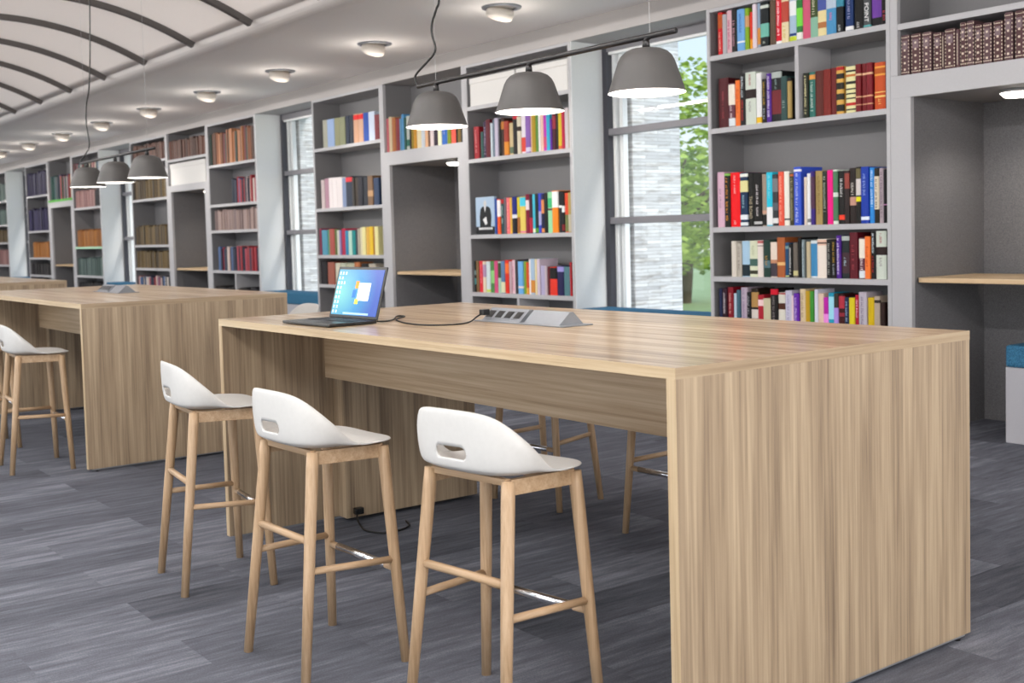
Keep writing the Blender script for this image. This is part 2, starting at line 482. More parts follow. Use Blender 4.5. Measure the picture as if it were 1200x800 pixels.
bookcase(X0-16*WD, A3Z, 'farthest grey bookcase, beyond the left edge')

ADEP = .96
PUCK = emit('puck_glow', 'fff6ea', 6)
def alcove(x, label, extra_shelf, lampf, ledge=2.55, otop=2.39):
    t = thing('reading_alcove', label, 'alcove', (x, YW, 0), group='reading alcoves between the bookcases')
    s = .165
    fr = bmesh.new()
    box(fr, .001, s, 0, .04, 0, otop, .002); box(fr, WD-s, WD-.001, 0, .04, 0, otop, .002)
    box(fr, .001, WD-.001, 0, .04, otop, ledge-.002, .002)
    box(fr, .001, .06, 0, .04, ledge-.001, HC-.001, .002); box(fr, WD-.06, WD-.001, 0, .04, ledge-.001, HC-.001, .002)
    link('face_frame', fr, PAINT, t)
    lining = bmesh.new()
    box(lining, s-.03, s, .041, ADEP, 0, otop); box(lining, WD-s, WD-s+.03, .041, ADEP, 0, otop)
    box(lining, s, WD-s, ADEP-.03, ADEP, 0, otop)
    link('felt_lining', lining, FELT, t)
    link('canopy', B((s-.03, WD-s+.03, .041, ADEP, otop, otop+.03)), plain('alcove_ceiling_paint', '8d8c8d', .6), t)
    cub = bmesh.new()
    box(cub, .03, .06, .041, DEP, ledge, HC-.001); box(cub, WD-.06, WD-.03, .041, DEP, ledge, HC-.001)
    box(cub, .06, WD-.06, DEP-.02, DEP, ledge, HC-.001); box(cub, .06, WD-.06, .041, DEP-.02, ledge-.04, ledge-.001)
    link('cubby', cub, PAINT_SHADED, t)
    if extra_shelf: link('shelf', B((.06, WD-.06, .002, DEP-.02, extra_shelf-SH, extra_shelf), bev=.002), PAINT, t)
    p = bmesh.new(); lathe(p, [(0, -.001), (.11, -.001), (.125, -.018), (.12, -.022), (0, -.022)], 28, (WD*lampf, .33, otop))
    po = link('light_rim', p, plain('puck_rim', 'b8b8ba', .4), t, False)
    p = bmesh.new(); lathe(p, [(0, -.0225), (.118, -.0225), (.09, -.05), (0, -.052)], 28, (WD*lampf, .33, otop))
    link('diffuser', p, PUCK, po, True)
    return t
AL = [X0+WD, X0-3*WD, X0-7*WD, X0-11*WD]
alcove(AL[0], 'grey reading alcove right of the nearest bookcase, leather volumes above it', 2.91, .44)
alcove(AL[1], 'grey reading alcove between two bookcases, behind the leftmost near lamp', None, .62, 2.51, 2.35)
alcove(AL[2], 'blurred reading alcove right of the far lamp shades, white box above it', 2.88, .6, 2.45, 2.34)
alcove(AL[3], 'farthest reading alcove, below the green edged ledge', None, .6, 2.43, 2.31)
wall_top = wood('wall_table_oak', 0, 'dcc3a0', 'cdb08a', 'b3946c', .4)
for i, x in enumerate(AL):
    zt = [1.115, 1.085, 1.07, 1.09][i]
    lab = ['wall mounted oak table top inside the right alcove', 'oak table top inside the alcove left of the bookcase with facing portrait book',
           'oak table top inside the alcove right of the far lamps', 'oak table top inside the farthest alcove'][i]
    t = thing('alcove_table', lab, 'table', (x, YW, 0), group='alcove table tops')
    bm = bmesh.new()
    x0, x1, y0, y1, r = .167, WD-.167, .03, .80, .07
    pts = [(x1, y1), (x0, y1)]
    for k in range(7):
        a = R(180+90*k/6); pts.append((x0+r+r*math.cos(a), y0+r+r*math.sin(a)))
    for k in range(7):
        a = R(270+90*k/6); pts.append((x1-r+r*math.cos(a), y0+r+r*math.sin(a)))
    extrude_poly(bm, pts, 2, zt-.032, zt)
    link('top', bm, wall_top, t)
t = thing('bench', 'grey box bench with blue seat pad inside the right alcove', 'bench', (-4.20, 7.34, 0))
link('base', B((0, .98, 0, .70, 0, .515), bev=.006), BENCH, t)
link('seat_pad', B((-.002, .982, -.002, .702, .516, .665), bev=.018), BLUE, t)

# white storage boxes
def storage_box(x, y, z, w, d, h, label):
    t = thing('storage_box', label, 'box', (x, y, z), group='white storage boxes above eye level')
    link('body', B((0, w, 0, d, 0.001, h*.80), bev=.004), BOXW, t)
    link('lid', B((-.006, w+.006, -.006, d+.006, h*.80, h), bev=.005), BOXW, t)
    return t
bx = X0-2*WD
storage_box(bx+.06, YW+.03, 2.87, .79, .33, .30, 'left white lidded box on the top shelf behind the middle lamp')
storage_box(bx+.89, YW+.03, 2.87, .80, .33, .30, 'right white lidded box on the top shelf behind the middle lamp')
storage_box(AL[2]+.10, YW+.03, 2.45, 1.5, .30, .36, 'white box on the ledge above the blurred alcove')
BOOKS = [
 ('A0s1', 'top shelf, bookcase right of window', -6.752, 2.93,
  '97,50,348,c8101c,red,.62-.95 b85018|t.1-.55 f0c0b0;149,44,324,b0aeb4,grey,;195,52,347,d8b0b8,pale pink,t.1-.8 b02060;'
  '251,52,350,201c1c,black,t.15-.75 c890a0;307,80,337,6fa8e0,light blue,.2-.24 f0f0f4|t.45-.9 3060b0;388,42,334,80a820,lime green,.55-.82 d0a070;'
  '434,34,298,e03018,orange red,.02-.28 f0a020;469,44,360,e0d0d8,pale pink,;515,34,358,8ca0b8,slate blue,.08-.45 d89040;'
  '551,82,361,10181c,black,.22-.52 70b8a8|t.06-.14 c0c8b8|.86-.93 d0d8d0;649,58,353,5c4838,brown,;709,56,354,d8102c,crimson,t.2-.95 f8f0f0|.01-.07 f0f0f0;'
  '767,65,349,e8d8b0,cream,.48-.95 b84838|t.1-.4 c8b030;835,66,343,a8c0d8,pale blue,.62-.97 f0f0f4|.02-.13 c0d030|.14-.2 203878;903,57,331,2a7a38,green,.35-.8 78d848|.03-.2 f0f0e8;'
  '964,71,339,d05878,rose pink,;1037,70,326,88b8a0,sage green,.48-.98 384820|t.55-.9 e0e0c0;1109,77,313,e8d8a0,cream,.62-.98 4858a0|.2-.34 b07040;'
  '1189,88,304,4890c0,sky blue,.58-.98 b8c8d8|t.3-.48 e070a0;1281,62,282,0c1014,black,.6-.98 3888a0|t.05-.2 d0d8d8;1356,66,275,183468,navy blue,t.3-.8 a8a8c8|.03-.12 f0f0f0;'
  '1435,72,261,0c0c0c,black,t.05-.22 e0e0e0;1512,63,253,484c4e,charcoal,T POINT f4f4f4|.03-.07 60b0b0;1588,80,239,101014,black,.2-.8 6a3a9a;'
  '1672,48,224,140c0c,black,t.1-.3 c04050'
 ),
 ('A0s2', 'second shelf left half, bookcase right of window', -6.752, 2.33,
  '94,104,408,4c1018,dark maroon,t.2-.75 a04048;202,65,357,603040,plum,.5-.97 f0e8d8|.02-.2 dfe8ee|t.22-.5 f0e0e0;269,55,373,f07830,orange,t.3-.8 c04010;'
  '327,56,418,101014,black,t.55-.95 d8e0e8|t.1-.5 c83030;386,105,421,d0d8cc,pale grey,.5-.67 231010|t.75-.95 a04040|t.25-.45 807878;494,53,404,ececec,white,.02-.13 e8b820;'
  '551,46,350,141010,black,t.42-.95 c8a030|t.1-.38 b0b8c0;601,48,387,4c1c88,purple,t.1-.95 e8e0f0;652,95,398,101416,black,.86-.98 b0b8b4|.15-.62 702028|t.65-.83 90a8a8;'
  '750,57,346,2c4a48,dark green,t.3-.5 a0b0a8;809,39,328,141010,black,.05-.92 b09458'
 ),
 ('A0s3', 'second shelf right half, bookcase right of window', -6.752, 2.33,
  '967,47,344,1c2010,black,t.05-.95 e8e0b0;1015,58,345,2a6a60,teal,.84-.94 e09848|t.1-.8 d8e0d8;1077,72,346,582018,brown leather,;'
  '1152,67,348,7a2018,dark red,;1222,53,351,6a1818,maroon,;1276,63,353,d8a850,gold,.92-.99 b01820|.74-.85 181410|.52-.66 242018|.3-.43 242018|.06-.2 181410;'
  '1356,87,343,e8e0a8,cream,.88-.92 181818|.78-.83 c87030|.62-.68 181818|.5-.53 202020|.4-.43 202020|.3-.33 202020|.16-.22 c02020|.06-.09 202020;1448,46,349,701018,ruby red,.76-.8 e0b890|.3-.33 d8a880|.14-.16 d8a880;1497,43,348,701018,ruby red,.76-.8 e0b890|.3-.33 d8a880|.14-.16 d8a880;'
  '1542,48,348,781420,ruby red,.76-.8 e0b890|.3-.33 d8a880|.14-.16 d8a880;1607,92,339,c85020,orange leather,.72-.92 e8a040|.76-.88 b85818|.36-.38 f0c870|.26-.3 f0c870|t.12-.24 f0c870;1702,18,341,501018,dark red,'
 ),
 ('A0s4', 'third shelf, bookcase right of window', -6.752, 1.51,
  '67,76,458,d8b0c4,pale pink,t.3-.7 907088;146,61,446,141410,black,t.12-.92 e89830|.95-.99 80b850;209,100,446,f00814,bright red,t.6-.95 f8c0c0|t.03-.12 f8d0d0;'
  '311,77,440,143050,navy,.02-.08 e8ecf0|.13-.22 e8ecf0|.64-.85 e8e0a0|.92-.98 f0f0e8|t.35-.6 a0c8d8;393,56,432,121210,black,T THE_ROAD b8ac90;450,83,429,100e0e,black,t.2-.8 f0e8e8|.04-.09 c0c0c0;'
  '536,48,417,a09080,taupe,.02-.22 141414|.24-.3 d0a088;587,62,428,20c4e0,cyan,.02-.35 f0f0f0|t.5-.95 a0e8f0;650,55,407,303438,charcoal,.66-.92 787c80|.05-.15 e8e8e8|.3-.45 586068;'
  '707,54,424,e85840,coral,t.08-.92 f8c0a8;762,51,425,f0ece0,ivory,.1-.13 404040;816,46,408,3c3a20,dark olive,t.1-.9 b8b088|.94-.98 c06030;'
  '863,69,452,3858d0,royal blue,t.35-.9 d8e0f8|t.05-.32 e8f0ff|.92-.96 f0f0ff;958,30,370,d8ccc0,beige,;989,37,396,f0f0f0,white,.05-.12 808080;'
  '1028,35,410,38207a,violet,.3-.9 503048;1065,68,411,a89058,khaki,t.2-.9 786030;1135,47,404,1c281c,dark green,t.2-.9 b0b8a8;'
  '1184,51,410,f01888,hot pink,;1237,41,410,e0ece0,white and green,.58-.97 4c7858|.06-.5 4c7858;1281,59,398,161414,black,t.5-.85 f0f0f0|.08-.17 e84028;'
  '1343,40,397,2c2020,dark brown,.66-.95 904038;1385,57,413,241a18,dark brown,.33-.48 c09080|t.52-.75 d8d0c8;1444,40,418,141210,black,.8-.97 686040|.5-.79 d8d0cc|.39-.47 e8e010;'
  '1485,66,416,1438a0,cobalt blue,t.5-.9 90a8e0|.06-.12 e8f0ff;1552,46,406,2c88d8,bright blue,t.3-.95 d0e8ff;1599,39,400,201a10,black,.25-.85 ddd0b8|t.28-.8 201a10;'
  '1639,39,398,b0a0a8,mauve,t.1-.95 685868;1679,30,387,0e0c0e,black,.33-.35 c080b0'
 ),
 ('A0s5', 'fourth shelf, bookcase right of window', -6.752, 1.1,
  '214,50,293,d8d0c4,cream,;266,49,272,b8b0a4,beige,t.2-.9 888078;318,82,292,a8c8e0,light blue,.02-.34 182830;'
  '402,81,294,d8dcc0,pale green,.3-.5 406058|t.6-.9 b0b890|.08-.18 303020;484,58,296,e8dcd4,cream,.92-.99 b86060|.84-.86 605850;544,68,298,1c3830,dark green,.25-.45 507078|t.3-.6 c09040;'
  '614,66,280,e8d8c8,cream,.02-.4 403840|.4-.5 c08868;681,79,317,a85c30,tan leather,.3-.38 e8b878;765,41,276,244a70,steel blue,.82-.9 80a0a0|.02-.06 c0c880;'
  '807,39,265,0e0e10,black,t.1-.9 f0f0f0;849,43,275,686058,taupe,.06-.2 d0c890;895,30,314,0e0e0e,black,;'
  '926,32,297,788488,grey,t.05-.95 c8d8e0;977,38,280,c0b090,tan,;1018,61,289,d8e0e4,white and blue,.05-.92 4088b8;'
  '1081,86,299,f0e4d8,cream,.84-.98 e8c0a8|.88-.92 604840;1171,46,295,141412,black,t.1-.9 a8a8a0;1219,38,289,141010,black,t.42-.95 c8a030|t.1-.38 b0b8c0;'
  '1261,40,326,4c1c88,purple,t.1-.95 e8e0f0;1303,70,325,182224,dark grey,.88-.98 b0b8b4|.12-.6 402830|t.3-.5 a0c0c8;1376,69,345,5c1420,maroon,t.2-.75 a04048;'
  '1461,53,305,603040,plum,.5-.97 f0e8d8|.02-.2 dfe8ee|t.22-.5 f0e0e0;1514,48,314,f07830,orange,t.3-.8 c04010;1565,40,352,101014,black,t.55-.95 d8e0e8|t.1-.5 c83030;'
  '1607,87,352,d0d8cc,pale grey,.5-.67 231010|t.75-.95 a04040|t.25-.45 807878'
 ),
 ('A0s6', 'fifth shelf, bookcase right of window', -6.752, 0.7,
  '67,31,299,1c2448,navy,;100,51,299,2c1020,dark plum,t.3-.9 d0c8d0;152,59,310,801020,dark red,t.3-.85 e0b0a8;'
  '224,35,261,b8c8d8,pale blue,;259,37,290,3c6070,teal,;298,64,310,b8a8b8,lavender,t.1-.95 806890;'
  '364,43,274,141418,black,t.2-.9 b0b0b8;409,71,306,241810,dark brown,.5-.9 b08850|.2-.44 d8d0c8;481,61,255,a82030,red,.65-.85 f0d0d0;'
  '545,73,229,c8c0a0,sand,;620,71,311,141010,black,.84-.98 c80828|t.2-.8 888080;692,67,279,d8d4c8,off white,.52-.7 4c2818|.95-.99 b02030;'
  '761,66,296,c8c4d8,lilac,t.2-.9 9088b0;829,21,258,e8d0d8,pale pink,;852,49,277,6020a0,purple,t.2-.9 d8c0f0;'
  '902,58,311,d8c4a0,beige,t.3-.9 907858;961,46,298,c09820,mustard,;1008,35,297,3c8c30,green,;'
  '1044,33,312,d8d8e8,white,;1079,51,281,e0c4b0,peach,;1131,43,253,b820a0,magenta,.2-.5 f090e0;'
  '1176,50,289,2098b8,turquoise,.3-.9 a0e0f0;1228,39,285,303028,dark grey,.2-.62 b090e0;1270,51,280,3c1010,dark red,.62-.95 b03040|.4-.5 902838;'
  '1325,41,259,182848,navy,t.3-.9 a0b0d0;1369,49,257,d8c820,yellow,;1419,36,278,a81030,crimson,t.4-.9 f0c0c8;'
  '1457,68,302,b8b0bc,lilac grey,t.1-.9 706880;1529,56,262,d0b010,golden yellow,;1588,47,274,b0a090,beige,.82-.9 282018;'
  '1636,40,229,2c1814,dark brown,'
 ),
 ('B1s1', 'top row, bookcase left of window', -10.283, 2.31,
  '108,91,342,8c2028,red,t.2-.9 d8a0a0;212,50,282,2c4c48,dark teal,;264,61,383,30203c,dark purple,t.1-.9 a8a0b8;'
  '327,74,400,581420,maroon,;405,36,356,b8c4cc,pale blue,;442,37,389,607080,slate,;'
  '481,61,399,b8b0c4,lavender,;554,32,387,141414,black,;588,55,393,38241c,dark brown,.7-.9 c07830;'
  '645,73,352,9c3828,rust,.02-.4 d88828;720,68,328,c8b488,tan,.05-.25 607058;791,70,400,1c1818,black,.9-.98 c81830;'
  '863,58,376,d8d0b8,cream,.62-.74 382820;922,77,388,e8e0e8,white,.05-.42 d84838;1004,74,380,8860b0,purple,.03-.15 d8d0e8;'
  '1080,29,390,e0b898,peach,;1111,56,391,b09020,gold,;1169,42,386,588838,green,;'
  '1212,27,386,f0ecec,white,;1241,43,374,e8c0b0,peach,;1285,57,353,c030b0,magenta,.1-.4 d04870;'
  '1344,52,381,30a8c8,turquoise,;1398,27,309,6030a0,violet,;1426,54,373,401020,dark maroon,.55-.9 902838;'
  '1482,35,368,181c18,black,;1519,55,352,c8b020,yellow,.02-.1 d06030;1576,38,367,b02040,crimson,;'
  '1615,57,392,c0b8bc,pale grey,;1674,49,357,b09820,mustard,'
 ),
 ('B1s2', 'middle row, bookcase left of window', -10.283, 1.5,
  '449,30,374,2c50a0,blue,;479,57,368,e85820,orange,.5-.97 f4f0f0;538,58,370,1c4448,dark teal,.86-.98 b01820|t.3-.8 d0e0d8;'
  '599,38,382,686068,grey,;639,60,375,e87078,salmon pink,t.1-.9 f8c8b0;701,44,373,e0b040,amber,;'
  '748,73,380,18207a,navy,.42-.52 e8e8f0|.02-.42 14141c;822,54,373,c8b830,olive yellow,.02-.45 a06028;881,86,375,e0c860,yellow,.74-.98 48c8e0|.02-.07 e080a0;'
  '968,56,397,7c1030,maroon,.6-.85 e8d8d8;1025,50,395,401828,dark red,.02-.4 b02038;1078,54,393,40b8d0,turquoise,.02-.12 e8e8d0;'
  '1135,51,395,142420,black,.02-.13 509030;1188,43,397,3848c0,blue,.2-.55 a8a8d8;1233,46,390,181c40,navy,.02-.12 e09050|.5-.85 d88850;'
  '1281,53,397,141414,black,;1336,68,403,98d8a8,mint green,.62-.85 40b878|.55-.6 604840;1407,88,413,f08820,orange,.6-.98 f4f4f4;'
  '1499,45,404,181c20,black,.6-.66 f0f0f0;1546,38,394,101010,black,.5-.66 e8f0f0|.05-.2 801820;1585,50,384,d84828,orange red,.02-.45 707848;'
  '1638,46,386,b09858,tan,.02-.45 c0b8a0'
 ),
 ('B1s3', 'lower row, bookcase left of window', -10.283, 0.88,
  '-29,91,337,182020,black,.25-.45 509898|.55-.7 809898;66,51,337,7c6040,brown,;120,80,337,d82838,red,t.3-.9 f0a0a8;'
  '202,49,333,e0d0b8,cream,.5-.9 b090b0;254,68,333,d0dce0,pale blue,.02-.1 c8d860;326,63,338,4c8448,green,.3-.7 90d080;'
  '394,61,338,d05080,pink,;460,60,334,a8c8b0,sage green,.48-.95 405030;523,64,338,6080a8,slate blue,.02-.35 e0e0b8;'
  '600,62,348,d83020,red,.6-.9 f07030;665,45,334,c0a0a8,mauve,;712,51,348,e8c8d0,pale pink,t.1-.9 c05080;'
  '768,53,353,3c3438,charcoal,;825,79,335,70b0e8,light blue,.18-.24 f0e0e8;905,43,335,78a030,lime green,;'
  '950,43,326,d05020,rust,.02-.2 e0a040;994,29,358,f0e8e8,white,;1024,63,362,a8c0d8,pale blue,.05-.4 d89040;'
  '1088,32,358,e0d0a0,cream,;1121,47,358,d0c0d0,lilac,;1186,69,292,b0a8c8,lavender,;'
  '1256,37,292,c0b0b8,grey,;1296,35,284,602028,dark red,;1334,110,280,e03828,red,.58-.98 141414;'
  '1447,99,294,24204c,navy,.8-.97 9890d0;1551,88,286,507880,grey teal,;1641,23,329,c02830,red,'
 ),
 ('AL1', 'ledge above alcove under leftmost lamp shade', -12.0485, 2.51,
  '66,58,399,b05860,rose,;126,66,415,c0b090,pale olive,;193,82,400,a06030,rust,;'
  '277,84,379,782028,dark red,;364,38,376,5080a0,grey blue,;403,54,419,4888b8,blue,;'
  '459,46,375,184840,dark green,;508,75,388,b0b8b0,pale grey,.1-.3 206050;584,27,363,302828,black,;'
  '613,40,344,8c7820,olive,;655,67,340,c08820,mustard,;725,100,342,e0d0a8,cream,;'
  '827,69,341,c8d0d8,pale grey,;900,72,321,e0b088,peach,;974,39,318,705040,brown,;'
  '1016,67,310,e0d0d0,pale pink,;1086,83,316,28182c,dark plum,;1172,67,304,e8e8c0,cream,;'
  '1242,108,301,2c60b0,blue,t.4-.9 e0d0e8;1354,71,299,708018,olive green,;1430,81,292,e05848,coral,;'
  '1517,30,284,181410,black,;1549,73,281,705820,olive brown,;1624,63,273,141010,black,'
 ),
 ('A1s1', 'top row, bookcase behind laptop', -13.814, 2.68,
  '223,120,360,a8a898,grey green,;345,185,358,98b0d8,light blue,;532,141,358,90906c,olive grey,;'
  '676,138,353,8c9070,olive grey,;817,98,361,202c40,navy,;918,108,361,242c38,black,;'
  '1031,113,363,d8a888,peach,.8-.97 e02020;1146,116,357,d8ac90,peach,.8-.97 e02020;1267,127,352,2850a8,blue,;'
  '1396,144,353,d0dcf0,white,;1543,112,305,7c3038,dark red,'
 ),
 ('A1s2', 'second row, bookcase behind laptop', -13.814, 1.895,
  '126,90,374,c8b8b8,pale grey,;218,110,387,b08898,mauve,;344,99,390,e8e0e0,white,;'
  '446,109,388,ece4e4,white,;557,137,387,e4dcdc,white,;697,98,371,8090b0,grey blue,;'
  '799,156,383,303848,dark navy,.82-.97 d83038;959,61,365,3c3834,charcoal,;1023,70,362,484038,charcoal,;'
  '1096,118,358,2c2c34,black,;1218,125,352,2c3038,black,;1348,121,362,7c6048,tan brown,.3-.5 c09870;'
  '1482,129,329,30405c,navy,'
 ),
 ('A1s3', 'third row, bookcase behind laptop', -13.814, 1.285,
  '-77,176,352,803048,maroon,;103,151,328,5090a8,teal blue,;258,54,332,60906c,green,;'
  '314,129,338,a85048,rust,;446,64,335,5c6838,olive,;511,63,321,c8c8b8,pale grey,;'
  '576,49,320,9080b0,lilac,;627,97,338,b02848,crimson,;726,78,311,3080a8,blue,;'
  '805,87,309,b8d8c8,pale green,;894,84,314,208888,teal,;983,61,319,404850,dark grey,;'
  '1047,55,330,b0a898,grey,;1103,64,342,d8d0b0,cream,;1169,84,347,e8e0a0,pale yellow,;'
  '1255,73,345,e0b050,gold,;1330,85,350,e8c030,yellow,;1416,54,348,a87020,brown,;'
  '1473,85,347,e8e0a0,cream,'
 ),
 ('A1s4', 'lowest row, bookcase behind laptop', -13.814, 0.9,
  '-83,141,304,201c20,black,;60,156,298,181418,black,;230,183,292,985848,rust,;'
  '451,133,280,c8c4b0,cream,;587,131,280,b8bca8,pale green,;720,210,281,b0b098,grey green,;'
  '943,147,295,a06038,rust,;1110,164,276,181818,black,;1292,168,277,b0a898,grey,'
 ),
]
# ------------------------------------------------------------------ books
BM = {}
def bcol(h):
    if h not in BM:
        BM[h] = plain('cloth_'+h, h, .5, 0, .98, .22)
    return BM[h]

def book_cover(w, h, d):
    t = .003
    bm = bmesh.new()
    e = min(.007, w*.25)
    pts = [(0, d), (0, e), (w*.22, 0), (w*.78, 0), (w, e), (w, d), (w-t, d), (w-t, t+e), (t, t+e), (t, d)]
    extrude_poly(bm, pts, 2, 0, h)
    return bm
def spine_strip(w, e, z0, z1, o=.0007):
    bm = bmesh.new()
    pts = [(-o, e+.012), (-o, e-.0004), (w*.22, -o), (w*.78, -o), (w+o, e-.0004), (w+o, e+.012),
           (w-.0005, e+.012), (w-.0005, e+.0003), (w*.77, .0008), (w*.23, .0008), (.0005, e+.0003), (.0005, e+.012)]
    extrude_poly(bm, pts, 2, z0, z1)
    return bm
def dashes(w, z0, z1, rnd, front=-.0016):
    """small marks running up the spine, the way unreadable lettering shows"""
    bm = bmesh.new()
    z = z0; gw = min(w*.42, .022)
    while z < z1-.004:
        g = rnd.uniform(.005, .011)
        if rnd.random() < .2: z += .008; continue
        q = gw*rnd.uniform(.7, 1)
        if rnd.random() < .5:
            box(bm, w/2-q/2, w/2+q/2, front, front+.002, z, z+.0025)
            box(bm, w/2-q/2, w/2-q/2+.004, front, front+.002, z+.0025, min(z1, z+g))
        else:
            box(bm, w/2-q/2, w/2+q/2, front, front+.002, z, min(z1, z+g*.6))
        z += g+.003
    return bm
def text_mesh(s, size):
    cu = bpy.data.curves.new('lettering', 'FONT'); cu.body = s; cu.size = size; cu.align_x = 'LEFT'
    cu.extrude = .0005
    o = bpy.data.objects.new('lettering_tmp', cu); COL.objects.link(o)
    dg = bpy.context.evaluated_depsgraph_get()
    me = bpy.data.meshes.new_from_object(o.evaluated_get(dg))
    bpy.data.objects.remove(o); bpy.data.curves.remove(cu)
    return me

ORD = ['first', 'second', 'third', 'fourth', 'fifth', 'sixth', 'seventh', 'eighth', 'ninth', 'tenth', '11th', '12th', '13th', '14th', '15th', '16th', '17th', '18th', '19th', '20th', '21st', '22nd', '23rd', '24th', '25th', '26th', '27th', '28th', '29th', '30th', '31st']
def make_book(x, y, z, w, h, hexc, bands, label, group, rnd, name='book', cat='book'):
    d = min(.27, max(.16, h*.68))
    e = min(.007, w*.25)
    t = tag(link(name, book_cover(w, h, d), bcol(hexc), None, False, (x, y, z)), label, cat, group)
    link('pages', B((.0035, w-.0035, e+.012, d-.006, .004, h-.006)), PAGES, t)
    for nb_, b in enumerate(bands):
        b = b.strip()
        if not b: continue
        if b[0] == 'T':
            _, s, c = b.split(' ')
            me = text_mesh(s.replace('_', ' '), w*.78)
            xs = [v.co.x for v in me.vertices]; ln = max(xs)-min(xs)
            k = h*.42/ln
            o = link_me('title_lettering', me, bcol(c), t)
            o.rotation_euler = (R(90), R(90), 0); o.scale = (k, min(1, k*1.3), k)
            o.location = (w*.24, -.0012, h*.15+ln*k)
        else:
            kind = 't' if b[0] == 't' else 'b'
            rng, c = b.lstrip('t').split(' ')
            f0, f1 = [float(v) for v in rng.replace('-', ' ').split()]
            if kind == 't': link('title_lettering', dashes(w, f0*h, f1*h, rnd, -.0022-.0003*nb_), bcol(c), t)
            else: link('spine_panel', spine_strip(w, e, f0*h, f1*h, .0006+.0003*nb_), bcol(c), t)
    return t

LIM = {'A0s2': .90}
for key, ph, bl, z, data in BOOKS:
    rnd = random.Random(key)
    rows = [r.split(',') for r in data.split(';')]
    prev_r = .042 if key != 'AL1' else .063
    if key == 'A0s3': prev_r = .952
    lim = LIM.get(key, WD-.042 if key != 'AL1' else WD-.064)
    hmax = {'A0s1': .352, 'A0s6': .34, 'A1s1': .36}.get(key, .6)
    for i, r in enumerate(rows):
        x, w, h = int(r[0])/1000, int(r[1])/1000, int(r[2])/1000
        right = min(x+w, lim-.001); x = max(x, prev_r); w = right-x
        if w < .012: w = .02
        h = min(h, hmax)
        if key == 'A0s1' and i >= 12: h = .335-.012*(i % 3)
        prev_r = x+w+.0026
        cw = r[4].strip()
        nb = rows[i+1][4].strip().split(' ')[-1] if i+1 < len(rows) else None
        if nb and nb in ('brown', 'leather', 'edge'): nb = rows[i+1][4].strip().split(' ')[-1]
        short = ph.replace('bookcase right of window', 'right bookcase').replace('bookcase left of window', 'middle bookcase').replace('bookcase behind laptop', 'laptop bookcase')
        if nb: lab = '%s book left of a %s one, %s from left, %s' % (cw, nb, ORD[i], ph)
        else: lab = '%s book at the right end of the %s' % (cw, ph)
        if len(lab.split()) > 16: lab = '%s book, %s from left, %s' % (cw, ORD[i], ph)
        y = YW+.030+rnd.uniform(-.006, .01)
        make_book(bl+x, y, z+.0006, w, h, r[3], r[5].split('|'), lab, 'books, '+ph, rnd)

# book facing out with a portrait on its cover
fx = X0-2*WD+.105
t = thing('book', 'book facing out, pale blue cover with a figure in a dark suit, middle row', 'book', (fx, YW+.03, 1.50))
w, h = .34, .40
link('cover', B((0, w, 0, .035, .001, h), bev=.002), bcol('a9bfd6'), t)
link('pages', B((.004, w-.006, .004, .031, .004, h+.0005)), PAGES, t)
link('cover_band', B((0.0005, w-.0005, -.001, .002, .0015, h*.21)), bcol('141416'), t)
bm = bmesh.new()
jk = [(.075, .075), (.27, .075), (.285, .20), (.265, .275), (.225, .298), (.13, .298), (.09, .275), (.072, .19)]
extrude_poly(bm, jk, 1, -.0012, .0005)
link('cover_figure_suit', bm, bcol('121418'), t)
bm = bmesh.new()
lathe(bm, [(0, -.0005), (.026, -.0005), (.026, .0008), (0, .0008)], 20)
for v in bm.verts: v.co = Vector((.172+v.co.x, -.0006-v.co.z, .33+v.co.y*1.25))
link('cover_figure_head', bm, bcol('c9c6c4'), t)
bm = bmesh.new(); extrude_poly(bm, [(.155, .30), (.19, .30), (.172, .235)], 1, -.0018, -.0006)
extrude_poly(bm, [(.13, .16), (.19, .19), (.21, .12), (.175, .10)], 1, -.0018, -.0006)
link('cover_figure_shirt', bm, bcol('e4e4e4'), t)
link('title_lettering', B(*[(.055+.036*k, .055+.036*k+.026, -.0020, -.0008, .052, .076) for k in range(7)]), bcol('e9e9ea'), t)

